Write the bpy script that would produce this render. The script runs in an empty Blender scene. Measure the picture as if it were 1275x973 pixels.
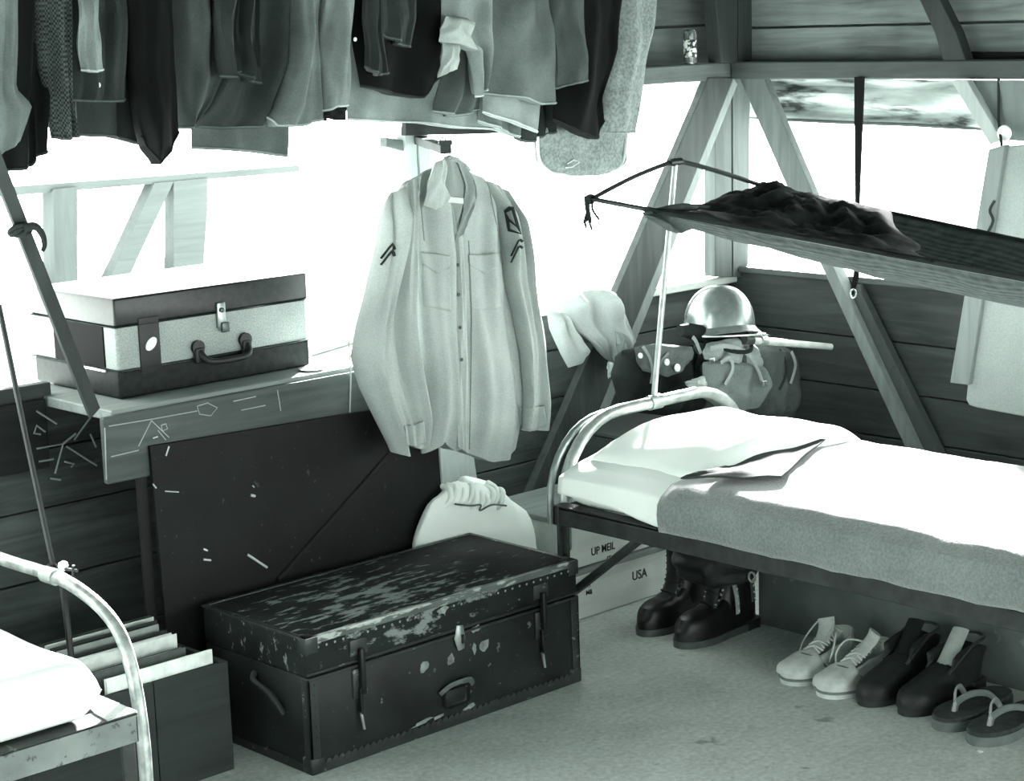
import bpy, bmesh, math, random
from mathutils import Vector, Matrix, noise
R = random.Random(7)
PI = math.pi
sc = bpy.context.scene
COL = sc.collection
V = Vector

# ------------------------------------------------------------------ camera
FPX = 2459.0
def cam_axes(yaw, pit, rol):
    f = V((math.cos(pit)*math.cos(yaw), math.cos(pit)*math.sin(yaw), -math.sin(pit)))
    r = V((math.sin(yaw), -math.cos(yaw), 0)); d = f.cross(r)
    c, s = math.cos(rol), math.sin(rol)
    return c*r + s*d, -s*r + c*d, f
AX, AY, AZ = cam_axes(0.8235, 0.1881, 0.03388)
CAM = V((0, 0, 1.6))
def P(px, py, ax, val):
    """point of the photo's pixel on the real plane  axis = val"""
    d = AX*(px-637) + AY*(py-486.5) + AZ*FPX
    return CAM + d*((val-CAM[ax])/d[ax])
cd = bpy.data.cameras.new('camera'); cam = bpy.data.objects.new('camera', cd); COL.objects.link(cam)
cd.sensor_width = 36; cd.lens = 36*FPX/1275; cd.clip_start = .05; cd.clip_end = 500
M = Matrix(((AX.x, -AY.x, -AZ.x, 0), (AX.y, -AY.y, -AZ.y, 0), (AX.z, -AY.z, -AZ.z, CAM.z), (0, 0, 0, 1)))
cam.matrix_world = M
sc.camera = cam

# ------------------------------------------------------------------ materials
def G(v):
    """a grey of the print's cool green tone"""
    k = min(1, v/.6)**.5
    if v < .2: v *= (v/.2)**.42          # the print's dark cloth and paint are very dark
    return (v*(.76+.17*k), v, v*(.97-.01*k), 1)
class NT:
    def __init__(s, name):
        s.m = bpy.data.materials.new(name); s.m.use_nodes = True
        s.t = s.m.node_tree; s.b = s.t.nodes['Principled BSDF']; s.tc = s.n('ShaderNodeTexCoord')
    def n(s, k, **kw):
        x = s.t.nodes.new(k)
        for a, b in kw.items(): setattr(x, a, b)
        return x
    def l(s, a, b): s.t.links.new(a, b)
    def mapping(s, scale, rot=(0, 0, 0)):
        mp = s.n('ShaderNodeMapping'); mp.inputs['Scale'].default_value = scale; mp.inputs['Rotation'].default_value = rot
        s.l(s.tc.outputs['Object'], mp.inputs['Vector']); return mp.outputs['Vector']
    def noise(s, scale, detail=4, vec=None, rough=.55, dist=0):
        x = s.n('ShaderNodeTexNoise'); x.inputs['Scale'].default_value = scale; x.inputs['Detail'].default_value = detail
        x.inputs['Roughness'].default_value = rough; x.inputs['Distortion'].default_value = dist
        s.l(vec if vec is not None else s.tc.outputs['Object'], x.inputs['Vector']); return x.outputs['Fac']
    def ramp(s, fac, stops):
        x = s.n('ShaderNodeValToRGB'); e = x.color_ramp.elements
        while len(e) < len(stops): e.new(.5)
        for i, (p, c) in enumerate(stops):
            e[i].position = p; e[i].color = c if isinstance(c, tuple) else G(c)
        s.l(fac, x.inputs['Fac']); return x.outputs['Color']
    def mix(s, fac, a, b, mode='MIX'):
        x = s.n('ShaderNodeMix', data_type='RGBA', blend_type=mode)
        for sock, val in ((x.inputs[0], fac), (x.inputs[6], a), (x.inputs[7], b)):
            if hasattr(val, 'is_linked'): s.l(val, sock)
            else: sock.default_value = val
        return x.outputs[2]
    def bump(s, h, strength=.3, dist=.002):
        x = s.n('ShaderNodeBump'); x.inputs['Strength'].default_value = strength; x.inputs['Distance'].default_value = dist
        s.l(h, x.inputs['Height']); s.l(x.outputs['Normal'], s.b.inputs['Normal'])
    def fin(s, col, rough=.8, metal=0, spec=.3):
        if hasattr(col, 'is_linked'): s.l(col, s.b.inputs['Base Color'])
        else: s.b.inputs['Base Color'].default_value = col
        s.b.inputs['Roughness'].default_value = rough; s.b.inputs['Metallic'].default_value = metal
        s.b.inputs['Specular IOR Level'].default_value = spec
        return s.m
_mc = {}
def fabric(v, weave=900, var=.25, wale=False, sheen=0):
    k = ('fab', v, weave, var, wale)
    if k in _mc: return _mc[k]
    t = NT('fabric_%.3f' % v)
    a = t.noise(9, 5); c = t.ramp(a, [(.3, v*(1-var)), (.7, v*(1+var))])
    b = t.noise(weave*.35, 2); c2 = t.mix(.16, c, t.ramp(b, [(.35, v*.55), (.65, v*1.4)]))
    t.bump(t.noise(60, 4), .25, .002)
    if sheen: t.b.inputs['Sheen Weight'].default_value = sheen
    _mc[k] = t.fin(c2, .92, 0, .1); return _mc[k]
def tweed(v):
    t = NT('tweed')
    ch = t.n('ShaderNodeTexChecker'); ch.inputs['Scale'].default_value = 190
    t.l(t.tc.outputs['Object'], ch.inputs['Vector']); ch.inputs['Color1'].default_value = G(v*.35); ch.inputs['Color2'].default_value = G(v*1.7)
    c = t.mix(.35, ch.outputs['Color'], t.ramp(t.noise(30, 3), [(.3, v*.4), (.7, v*1.5)]))
    return t.fin(c, .95, 0, .1)
def wood(v, axis='x', var=.5, name='wood', scale=1.0, knots=True, rough=.75):
    k = ('wood', v, axis, var, scale)
    if k in _mc: return _mc[k]
    t = NT(name)
    s = {'x': (1.3, 16, 16), 'y': (16, 1.3, 16), 'z': (16, 16, 1.3)}[axis]
    vec = t.mapping(tuple(q*scale for q in s))
    a = t.noise(2.2, 6, vec, .6, .7)
    c = t.ramp(a, [(.3, v*(1-var)), (.5, v), (.72, v*(1+var))])
    c = t.mix(.5, c, t.ramp(t.noise(2.5, 4), [(.3, v*(1-var*.8)), (.7, v*(1+var*.8))]))
    t.bump(a, .3, .003)
    _mc[k] = t.fin(c, rough, 0, .25); return _mc[k]
def plain(v, rough=.6, metal=0, var=.2, sc_=25, spec=.4):
    k = ('pl', v, rough, metal, var, sc_, spec)
    if k in _mc: return _mc[k]
    t = NT('surface_%.3f' % v)
    c = t.ramp(t.noise(sc_, 4), [(.3, v*(1-var)), (.7, v*(1+var))])
    _mc[k] = t.fin(c, rough, metal, spec); return _mc[k]
def scuffed(v, lightv, thr, axis_scale=(6, 14, 14), amount=1, rough=.5, zone=None, name='scuffed_paint', spec=.4):
    t = NT(name)
    base = t.ramp(t.noise(7, 5), [(.3, v*.7), (.7, v*1.45)])
    vec = t.mapping(axis_scale)
    a = t.noise(3.2, 6, vec, .65)
    m = t.ramp(a, [(thr, (0, 0, 0, 1)), (thr+.05, (amount, amount, amount, 1))])
    if zone:
        (cx, cy, cz), rad = zone
        mp = t.n('ShaderNodeMapping'); mp.vector_type = 'POINT'
        mp.inputs['Location'].default_value = (-cx/rad[0], -cy/rad[1], -cz/rad[2]); mp.inputs['Scale'].default_value = (1/rad[0], 1/rad[1], 1/rad[2])
        t.l(t.tc.outputs['Object'], mp.inputs['Vector'])
        gr = t.n('ShaderNodeTexGradient', gradient_type='SPHERICAL'); t.l(mp.outputs['Vector'], gr.inputs['Vector'])
        mm = t.n('ShaderNodeMath', operation='ADD'); t.l(a, mm.inputs[0])
        m2 = t.n('ShaderNodeMath', operation='MULTIPLY'); t.l(gr.outputs['Fac'], m2.inputs[0]); m2.inputs[1].default_value = .2
        t.l(m2.outputs[0], mm.inputs[1])
        m = t.ramp(mm.outputs[0], [(thr, (0, 0, 0, 1)), (thr+.07, (amount, amount, amount, 1))])
    c = t.mix(m, base, G(lightv))
    d = t.noise(38, 3); c = t.mix(t.ramp(d, [(.71, (0, 0, 0, 1)), (.74, (.8, .8, .8, 1))]), c, G(lightv*.9))
    t.bump(t.noise(30, 4), .2, .002)
    return t.fin(c, rough, 0, spec)

# ------------------------------------------------------------------ mesh helpers
_base = {}
def setp(o, label=None, cat=None, group=None, kind=None):
    if label: o['label'] = label
    if cat: o['category'] = cat
    if group: o['group'] = group
    if kind: o['kind'] = kind
    return o
def thing(name, label, cat, loc=(0, 0, 0), rz=0, group=None):
    o = bpy.data.objects.new(name, None); COL.objects.link(o)
    o.location = loc; o.rotation_euler = (0, 0, rz); o.empty_display_size = .05
    _base[o.name] = Matrix.Translation(V(loc)) @ Matrix.Rotation(rz, 4, 'Z')
    return setp(o, label, cat, group)
def obj(name, bm, mat, parent=None, local=False, smooth=True, label=None, cat=None, group=None, kind=None, angle=40):
    me = bpy.data.meshes.new(name)
    bmesh.ops.recalc_face_normals(bm, faces=bm.faces)
    if smooth:
        lim = math.radians(angle)
        for f in bm.faces: f.smooth = True
        for e in bm.edges:
            if len(e.link_faces) == 2 and e.calc_face_angle(0) > lim: e.smooth = False
    bm.to_mesh(me); bm.free(); me.materials.append(mat)
    o = bpy.data.objects.new(name, me); COL.objects.link(o)
    if parent is not None:
        o.parent = parent
        _base[o.name] = _base.get(parent.name, Matrix())
        if not local and parent.type == 'EMPTY': o.matrix_parent_inverse = _base[parent.name].inverted()
    return setp(o, label, cat, group, kind)
def B(): return bmesh.new()
def add_bm(bm, other):
    me = bpy.data.meshes.new('tmp'); other.to_mesh(me); other.free(); bm.from_mesh(me); bpy.data.meshes.remove(me); return bm
def box(bm, lo, hi, bev=0, seg=2, mat=None):
    b = B(); bmesh.ops.create_cube(b, size=1)
    for v in b.verts: v.co = V([lo[i]+(v.co[i]+.5)*(hi[i]-lo[i]) for i in range(3)])
    if bev: bmesh.ops.bevel(b, geom=b.edges[:], offset=bev, segments=seg, affect='EDGES', profile=.5)
    if mat is not None: bmesh.ops.transform(b, matrix=mat, verts=b.verts)
    return add_bm(bm, b)
def prism(bm, pts, vec, bev=0):
    """a polygon pushed along vec"""
    b = B(); vec = V(vec)
    f = b.faces.new([b.verts.new(p) for p in pts]); r = bmesh.ops.extrude_face_region(b, geom=[f])
    bmesh.ops.translate(b, vec=vec, verts=[x for x in r['geom'] if isinstance(x, bmesh.types.BMVert)])
    if bev: bmesh.ops.bevel(b, geom=b.edges[:], offset=bev, segments=2, affect='EDGES', profile=.5)
    return add_bm(bm, b)
def smooth_pts(pts, n=6, closed=False):
    pts = [V(p) for p in pts]; out = []; N = len(pts)
    for i in range(N if closed else N-1):
        g = (lambda k: pts[k % N]) if closed else (lambda k: pts[max(0, min(N-1, k))])
        p0, p1, p2, p3 = g(i-1), g(i), g(i+1), g(i+2)
        for k in range(n):
            t = k/n
            out.append(.5*((2*p1)+(p2-p0)*t+(2*p0-5*p1+4*p2-p3)*t*t+(3*p1-p0-3*p2+p3)*t**3))
    if not closed: out.append(pts[-1])
    return out
def tube(bm, pts, r, seg=10, closed=False, caps=True, flat=None):
    pts = [V(p) for p in pts]; n = len(pts)
    rr = r if isinstance(r, (list, tuple)) else [r]*n
    if len(rr) != n: rr = [rr[0]+(rr[-1]-rr[0])*i/(n-1) for i in range(n)]
    rings = []; up = None
    for i, p in enumerate(pts):
        a = pts[(i-1) % n] if (closed or i) else p; b = pts[(i+1) % n] if (closed or i < n-1) else p
        d = (b-a).normalized() if (b-a).length > 1e-9 else V((0, 0, 1))
        if up is None: up = d.orthogonal().normalized() if flat is None else (V(flat)-d*d.dot(V(flat))).normalized()
        up = (up-d*up.dot(d)); up = up.normalized() if up.length > 1e-6 else d.orthogonal().normalized()
        s = d.cross(up)
        kx, ky = (1, 1) if flat is None else (1, .35)
        rings.append([bm.verts.new(p+(s*math.cos(2*PI*k/seg)*kx+up*math.sin(2*PI*k/seg)*ky)*rr[i]) for k in range(seg)])
    for i in range(n if closed else n-1):
        A, C = rings[i], rings[(i+1) % n]
        for k in range(seg): bm.faces.new((A[k], A[(k+1) % seg], C[(k+1) % seg], C[k]))
    if caps and not closed:
        bm.faces.new(rings[0][::-1]); bm.faces.new(rings[-1])
    return bm
def loft(bm, rings, caps=True, closed=True):
    R_ = [[bm.verts.new(p) for p in r] for r in rings]; m = len(R_[0])
    for i in range(len(R_)-1):
        for k in range(m if closed else m-1):
            bm.faces.new((R_[i][k], R_[i][(k+1) % m], R_[i+1][(k+1) % m], R_[i+1][k]))
    if caps:
        bm.faces.new(R_[0][::-1]); bm.faces.new(R_[-1])
    return bm
def lathe(bm, prof, c, seg=32, axis=(0, 0, 1), sx=1, sy=1):
    ax = V(axis).normalized(); u = ax.orthogonal().normalized() if abs(ax.z) < .99 else V((1, 0, 0)); w = ax.cross(u)
    rings = [[V(c)+ax*h+(u*math.cos(2*PI*k/seg)*sx+w*math.sin(2*PI*k/seg)*sy)*max(r, 1e-4) for k in range(seg)] for r, h in prof]
    return loft(bm, rings)
def resample(pl, n):
    pl = [V((p[0], p[1], 0)) for p in pl]; L = [0]
    for a, b in zip(pl, pl[1:]): L.append(L[-1]+(b-a).length)
    out = []
    for i in range(n+1):
        s = L[-1]*i/n; k = 0
        while k < len(L)-2 and L[k+1] < s: k += 1
        d = L[k+1]-L[k]; out.append(pl[k].lerp(pl[k+1], 0 if d < 1e-9 else (s-L[k])/d))
    return out
def coons(top, bot, left=(), right=(), nu=30, nv=26):
    """grid of pixel points filling the patch between four polylines"""
    l = [top[0]]+list(left)+[bot[0]]; r = [top[-1]]+list(right)+[bot[-1]]
    T, Bm, L, Rr = resample(top, nu), resample(bot, nu), resample(l, nv), resample(r, nv)
    g = []
    for j in range(nv+1):
        t = j/nv; row = []
        for i in range(nu+1):
            s = i/nu
            p = (1-t)*T[i]+t*Bm[i]+(1-s)*L[j]+s*Rr[j]-((1-s)*(1-t)*T[0]+s*(1-t)*T[nu]+(1-s)*t*Bm[0]+s*t*Bm[nu])
            row.append(p)
        g.append(row)
    return g
def shell(top, bot, left=(), right=(), ax=1, y0=3.8, th=.02, folds=(), nz=.006, seed=0, nu=30, nv=26, open_hem=True, hem=0.0, tilt=0.0):
    """a cloth piece with front and back skins; outline read on the plane ax=y0, folds pushed along that axis"""
    g = coons(top, bot, left, right, nu, nv); bm = B(); F, K = [], []
    for j in range(nv+1):
        t = j/nv; fr, br = [], []
        for i in range(nu+1):
            s = i/nu; q = g[j][i]; p = P(q.x, q.y, ax, y0+tilt*t)
            d = 0
            for (a, f, ph, dr) in folds: d += a*math.sin(2*PI*(f*s+ph+dr*t))
            d += nz*noise.noise(V((s*4+seed, t*3, seed*1.7)))*2
            e = (4*s*(1-s))**.4 * (.55+.45*min(1, (1-t)*6+.35)) * (.15+.85*min(1, t/.12))
            a1 = p.copy(); a1[ax] += d*(.4+.6*min(1, e*1.2)) - th*e - hem*(t > .97)
            b1 = p.copy(); b1[ax] += d*(.4+.6*min(1, e*1.2)) + th*e
            fr.append(bm.verts.new(a1)); br.append(bm.verts.new(b1) if 0 < i < nu else fr[-1])
        F.append(fr); K.append(br)
    for j in range(nv):
        for i in range(nu):
            bm.faces.new((F[j][i], F[j+1][i], F[j+1][i+1], F[j][i+1]))
            bk = []
            for x in (K[j][i], K[j][i+1], K[j+1][i+1], K[j+1][i]):
                if x not in bk: bk.append(x)
            try: bm.faces.new(bk)
            except ValueError: pass
    for j in (0, nv):
        for i in range(nu):
            q = []
            for x in (F[j][i], F[j][i+1], K[j][i+1], K[j][i]):
                if x not in q: q.append(x)
            if len(q) > 2:
                try: bm.faces.new(q)
                except ValueError: pass
    return bm
def text(body, size, mat, parent, o, xdir, ydir, name='lettering', ext=.0004, sx=1.0):
    cu = bpy.data.curves.new('txt', 'FONT'); cu.body = body; cu.size = size; cu.extrude = ext; cu.align_x = 'CENTER'; cu.align_y = 'CENTER'; cu.offset = size*.012
    tmp = bpy.data.objects.new('txt', cu); COL.objects.link(tmp)
    dg = bpy.context.evaluated_depsgraph_get(); me = bpy.data.meshes.new_from_object(tmp.evaluated_get(dg))
    bpy.data.objects.remove(tmp)
    x = V(xdir).normalized(); y = V(ydir).normalized(); z = x.cross(y)
    mm = Matrix(((x.x, y.x, z.x, o[0]), (x.y, y.y, z.y, o[1]), (x.z, y.z, z.z, o[2]), (0, 0, 0, 1)))
    bm = B(); bm.from_mesh(me); bpy.data.meshes.remove(me)
    for v in bm.verts: v.co.x *= sx
    bmesh.ops.transform(bm, matrix=mm, verts=bm.verts)
    return obj(name, bm, mat, parent, smooth=False)

# ------------------------------------------------------------------ shared materials
YA, XB = 4.05, 4.70          # inner faces of the two timber walls
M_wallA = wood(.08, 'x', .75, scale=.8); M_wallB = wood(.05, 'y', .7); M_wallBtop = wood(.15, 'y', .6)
M_post = wood(.12, 'z', .4); M_brace_d = wood(.10, 'z', .4); M_brace_l = wood(.26, 'z', .35)
M_beam = wood(.10, 'y', .4); M_pale = wood(.5, 'x', .2)
M_steel = plain(.35, .35, .8, .3, 40); M_dark = plain(.02, .5); M_blackmetal = plain(.03, .4, .3)
M_brass = plain(.3, .3, .9); M_white = plain(.85, .9, 0, .02, 20, .1); M_sheet = plain(.88, .9, 0, .02, 12, .1)
M_rope = fabric(.05, 900, .3); M_ropel = fabric(.4, 900, .3)
M_chalk = plain(.55, .9)
M_ink = plain(.03, .8)

# ================================================================== SETTING
def struct(name, bm, mat, smooth=False): return obj(name, bm, mat, None, smooth=smooth, kind='structure')
t = NT('concrete_floor')
c = t.ramp(t.noise(3.2, 8, None, .65), [(.3, .36), (.5, .58), (.7, .75)])
c = t.mix(.45, c, t.ramp(t.noise(70, 6, None, .7), [(.3, .22), (.65, .75)]))
c = t.mix(t.ramp(t.noise(11, 4), [(.66, (0, 0, 0, 1)), (.72, (.7, .7, .7, 1))]), c, G(.2))
t.bump(t.noise(45, 6), .25, .004); M_floor = t.fin(c, .8, 0, .3)
bm = B(); box(bm, (-3, -3, -.08), (4.75, 4.1, 0)); struct('floor', bm, M_floor)
t = NT('pale_ground'); M_ground = t.fin(t.ramp(t.noise(.6, 6), [(.3, .5), (.7, .7)]), .95)
bm = B(); box(bm, (-40, -40, -.3), (60, 60, -.1)); struct('exterior_ground', bm, M_ground)
# lower wall under the long window: horizontal planks
bm = B(); zz = [0, .17, .33, .50, .64, .75]
for a, b in zip(zz, zz[1:]):
    box(bm, (.2, YA+R.uniform(0, .006), a+.002), (4.76, YA+.03, b-.002), .002, 1)
box(bm, (.2, YA, .75), (2.29, YA+.03, .795), .002, 1)
box(bm, (.2, YA+.032, .0), (4.76, YA+.04, .745))
struct('wall_back', bm, M_wallA)
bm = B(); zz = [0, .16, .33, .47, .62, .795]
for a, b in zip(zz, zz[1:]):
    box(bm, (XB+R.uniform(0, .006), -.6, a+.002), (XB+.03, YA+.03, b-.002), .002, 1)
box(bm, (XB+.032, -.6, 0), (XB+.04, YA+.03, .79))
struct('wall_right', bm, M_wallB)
bm = B(); box(bm, (3.3, YA-.03, .752), (4.72, YA+.06, .775), .003, 1); struct('trim_1', bm, M_pale)
bm = B(); box(bm, (XB-.015, -.6, .787), (XB+.06, 4.0, .805), .003, 1); struct('trim_2', bm, wood(.09, 'y', .4))
# window heads and the plank wall above them
bm = B(); box(bm, (.2, 3.98, 1.385), (4.74, 4.06, 1.437), .004, 1); struct('trim_3', bm, wood(.11, 'x', .5))
bm = B(); box(bm, (4.635, -.6, 1.385), (4.72, 3.978, 1.437), .004, 1); struct('trim_4', bm, wood(.07, 'y', .4))
bm = B()
for a, b in ((1.434, 1.545), (1.552, 1.66), (1.665, 1.80), (1.805, 2.0), (2.005, 2.3)):
    box(bm, (.2, YA+.02, a), (4.74, YA+.045, b), .002, 1)
box(bm, (.2, YA+.047, 1.437), (4.74, YA+.055, 2.3))
struct('wall_back_upper', bm, wood(.09, 'x', .6))
bm = B()
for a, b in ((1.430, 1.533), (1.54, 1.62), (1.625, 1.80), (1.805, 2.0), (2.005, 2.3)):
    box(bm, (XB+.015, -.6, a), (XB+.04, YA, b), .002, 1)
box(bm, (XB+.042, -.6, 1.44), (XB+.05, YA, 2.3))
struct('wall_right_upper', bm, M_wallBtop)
bm = B()
for i in range(26): box(bm, (-2.8, -3.0+i*.31, 2.3), (5.0, -3.0+i*.31+.305, 2.325))
struct('ceiling', bm, wood(.10, 'x', .4))  # unseen from here; extended toward the viewer to hold back overhead sky light

bm = B()
for a, b in ((0, .40), (.40, .77), (.77, 1.1), (1.1, 1.43), (1.43, 1.75), (1.75, 2.03), (2.03, 2.3)): box(bm, (-2.83, -2.8, a+.002), (-2.8, 4.1, b-.002), .002, 1)
for y in (-2.6, -1.0, .6, 2.2, 3.8): box(bm, (-2.80, y, .77), (-2.72, y+.08, 1.75))
struct('wall_left_unseen', bm, M_wallA)  # unseen wall, added closed so that left-facing sides stay dark
bm = B()
for a, b in ((0, .40), (.40, .77), (1.75, 2.03), (2.03, 2.3)): box(bm, (-2.8, -2.83, a+.002), (4.75, -2.8, b-.002), .002, 1)
for x in (-2.6, -1.0, .6, 2.2, 3.8): box(bm, (x, -2.80, .77), (x+.08, -2.72, 1.75))
struct('wall_front_unseen', bm, M_wallA)  # unseen wall added to cut ambient light; its opening lets some through
def plank(px4, ax, val, depth, mat, name, bev=.002):
    pts = [P(x, y, ax, val) for x, y in px4]; d = [0, 0, 0]; d[ax] = depth
    bm = B(); prism(bm, pts, d, bev); return struct(name, bm, mat)
# corner post of two studs, and the short post above the head beam
bm = B()
prism(bm, [P(890, 97, 1, 4.0), P(910, 97, 1, 4.0), P(911, 345, 1, 4.0), P(890, 345, 1, 4.0)], (0, .045, 0), .002)
prism(bm, [P(912, 97, 1, 4.0), P(934, 97, 1, 4.0), P(931, 345, 1, 4.0), P(912.5, 345, 1, 4.0)], (0, .045, 0), .002)
struct('trim_5', bm, wood(.10, 'z', .35))
bm = B()
prism(bm, [P(889, -20, 1, 3.96), P(918, -20, 1, 3.96), P(918, 78, 1, 3.96), P(897, 78, 1, 3.96)], (0, .05, 0), .002)
prism(bm, [P(920, -20, 1, 3.96), P(947, -20, 1, 3.96), P(935, 78, 1, 3.96), P(919, 78, 1, 3.96)], (0, .05, 0), .002)
struct('trim_6', bm, wood(.055, 'z', .4))
# knee braces either side of the corner post: lit edge and shaded face of each timber toned as separate boards
bA = plank([(882, 97), (913, 97), (726, 560), (697, 625), (655, 625)], 1, 3.975, .028, wood(.075, 'z', .4), 'trim_7')
plank([(913, 97), (918, 105), (737, 562), (710, 622), (697, 625), (726, 560)], 1, 3.975, .05, wood(.22, 'z', .3), 'trim_8')
plank([(920, 97), (950, 97), (1042, 312), (1014, 312)], 0, 4.64, .03, wood(.12, 'z', .35), 'trim_9')
plank([(1010, 305), (1024, 305), (1152, 580), (1137, 580)], 0, 4.635, .045, wood(.16, 'z', .35), 'trim_10')
plank([(1066, 354), (1182, 590), (1153, 582), (1061, 386)], 0, 4.66, .03, wood(.07, 'z', .35), 'trim_11')  # dark piece holds the shade along the lower brace
# braces and boards above and at the right
plank([(1140, -10), (1163, 40), (1175, 80), (1204, 80), (1190, 40), (1165, -10)], 0, 4.64, .04, wood(.045, 'z', .4), 'trim_12')
plank([(1183, 100), (1203, 100), (1247, 175), (1232, 180)], 0, 4.60, .03, wood(.34, 'z', .2), 'trim_13')
plank([(1205, 100), (1290, 100), (1290, 178), (1249, 174)], 0, 4.635, .02, wood(.16, 'z', .2), 'trim_14')
plank([(1199, 64), (1290, 66), (1290, 80), (1200, 80)], 0, 4.70, .012, wood(.012, 'y', .3), 'trim_15')
# window post behind the shirt, with its cross piece and peg
bm = B()
prism(bm, [P(503, 158, 1, 3.99), P(518, 158, 1, 3.99), P(519, 200, 1, 3.99), P(552, 640, 1, 3.99), P(540, 640, 1, 3.99)], (0, .05, 0), .002)
prism(bm, [P(519, 158, 1, 3.985), P(531, 158, 1, 3.985), P(600, 640, 1, 3.985), P(553, 640, 1, 3.985)], (0, .055, 0), .002)
struct('trim_16', bm, wood(.3, 'z', .3))
plank([(481, 171), (506, 176), (506, 189), (481, 183)], 1, 4.0, .03, wood(.13, 'x', .3), 'trim_17')

plank([(505, 150), (668, 150), (668, 163), (600, 167), (505, 169)], 1, 3.965, .02, wood(.03, 'x', .4), 'trim_18')

# ================================================================== things on / under the window ledge
sh = thing('wall_shelf', 'rough timber window ledge shelf with carved front plank under the suitcase', 'shelf', (2.8, 3.95, .75))
bm = B(); box(bm, (2.268, 3.757, .742), (3.29, 4.16, .766), .003, 1)
t = NT('shelf_wood'); vec = t.mapping((1.3, 16, 16))
M_shelf = wood(.24, 'x', .35); obj('shelf_board', bm, M_shelf, sh, smooth=False)
bm = B(); box(bm, (2.236, 3.738, .607), (3.29, 3.757, .757), .003, 1)
obj('front_plank', bm, wood(.10, 'x', .5, scale=.8), sh, smooth=False)
bm = B(); box(bm, (1.5, 4.03, .60), (2.262, 4.048, .762), .002, 1)
obj('side_plank', bm, wood(.03, 'x', .6), sh, smooth=False, label='dark plank with scratched star marks')
bm = B()
def stroke(bm, pts, ax, val, r=.0022):
    tube(bm, [P(x, y, ax, val) for x, y in pts], r, 6)
for s in ([(172, 556), (188, 524)], [(188, 524), (210, 545)], [(196, 536), (206, 548)], [(130, 533), (132, 598)], [(135, 531), (190, 522)], [(190, 522), (245, 512)], [(138, 569), (172, 561)],
          [(245, 506), (258, 502), (270, 508), (262, 518), (248, 516), (245, 506)], [(290, 500), (318, 494)], [(300, 511), (330, 505)], [(345, 486), (349, 512)], [(200, 530), (206, 528), (208, 534), (202, 537), (200, 530)]):
    bm = B(); stroke(bm, s, 1, 3.7375, .0013); obj('carving', bm, wood(.35, 'x', .3), sh)
for s in ([(45, 559), (78, 553), (68, 590)], [(48, 575), (66, 572)], [(78, 553), (94, 540)], [(82, 556), (120, 580)], [(112, 541), (119, 557)], [(45, 512), (70, 528)], [(80, 575), (92, 578), (88, 582)], [(62, 596), (75, 598)],
          [(92, 548), (118, 512)], [(56, 538), (45, 530), (42, 540), (50, 541)]):
    bm = B(); stroke(bm, s, 1, 4.029, .0024); obj('carving', bm, wood(.28, 'x', .3), sh)

# suitcase ----------------------------------------------------------
SX, SY, SZ = 2.352, 3.852, .767; SW, SD, SH = .545, .375, .232
su = thing('suitcase', 'two-tone suitcase with pale middle band standing on the window ledge', 'suitcase', (SX+SW/2, SY+SD/2, SZ))
M_sdark = plain(.032, .6, 0, .3, 60, .12); M_slid = plain(.032, .32, 0, .3, 60, .3)
bm = B(); box(bm, (SX, SY, SZ), (SX+SW, SY+SD, SZ+.066), .008, 3); obj('lower_shell', bm, M_sdark, su)
t = NT('band_cloth'); c = t.mix(.5, t.ramp(t.noise(260, 3), [(.35, .2), (.65, .45)]), t.ramp(t.noise(12, 4), [(.3, .24), (.7, .36)]))
bm = B(); box(bm, (SX+.002, SY+.002, SZ+.052), (SX+SW-.002, SY+SD-.002, SZ+.180), .009, 3); obj('middle_band', bm, t.fin(c, .8), su)
bm = B(); box(bm, (SX-.001, SY-.001, SZ+.166), (SX+SW+.001, SY+SD+.001, SZ+SH), .006, 3); lid = obj('lid', bm, M_slid, su)
bm = B(); box(bm, (SX-.001, SY+.055, SZ+.068), (SX+.003, SY+SD-.10, SZ+.166), .001, 1); obj('side_panel', bm, plain(.008, .7, 0, .2, 25, .05), su, label='black panel let into the end of the case')
bm = B(); box(bm, (SX-.004, SY+.05, SZ+.058), (SX+.001, SY+.16, SZ+.064), .001, 1); obj('side_trim', bm, plain(.6, .3, .5), su)
bm = B(); box(bm, (SX+.06, SY-.003, SZ+.052), (SX+.115, SY+.004, SZ+.18), .002, 2); cl = obj('strap', bm, plain(.02, .5), su)
bm = B(); lathe(bm, [(.001, 0), (.018, .001), (.018, .004), (.001, .006)], (SX+.088, SY-.003, SZ+.118), 24, (0, -1, 0), 1.0, .62)
obj('nameplate', bm, plain(.75, .3), cl)
bm = B(); box(bm, (SX+.274, SY-.008, SZ+.128), (SX+.298, SY+.003, SZ+.19), .003, 2); la = obj('latch', bm, M_brass, su)
bm = B(); box(bm, (SX+.282, SY-.013, SZ+.118), (SX+.303, SY-.004, SZ+.142), .002, 2); obj('hasp', bm, plain(.12, .3, .8), la)
bm = B(); lathe(bm, [(.006, 0), (.006, .008), (.002, .01)], (SX+.285, SY-.006, SZ+.172), 14, (0, -1, 0)); obj('rivet', bm, plain(.12, .3, .8), la)
hx = SX+.215
for q in (0, .135):
    bm = B(); lathe(bm, [(.002, 0), (.017, .001), (.017, .01), (.006, .012)], (hx+q, SY, SZ+.092), 18, (0, -1, 0)); box(bm, (hx+q-.013, SY-.016, SZ+.055), (hx+q+.013, SY-.002, SZ+.092), .005, 2)
    obj('handle_mount', bm, M_dark, su)
bm = B(); tube(bm, smooth_pts([(hx, SY-.012, SZ+.082), (hx+.006, SY-.026, SZ+.066), (hx+.03, SY-.032, SZ+.057), (hx+.105, SY-.032, SZ+.057), (hx+.13, SY-.026, SZ+.066), (hx+.135, SY-.012, SZ+.082)], 6), .008, 10); obj('handle', bm, M_dark, su)
bm = B()
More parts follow.
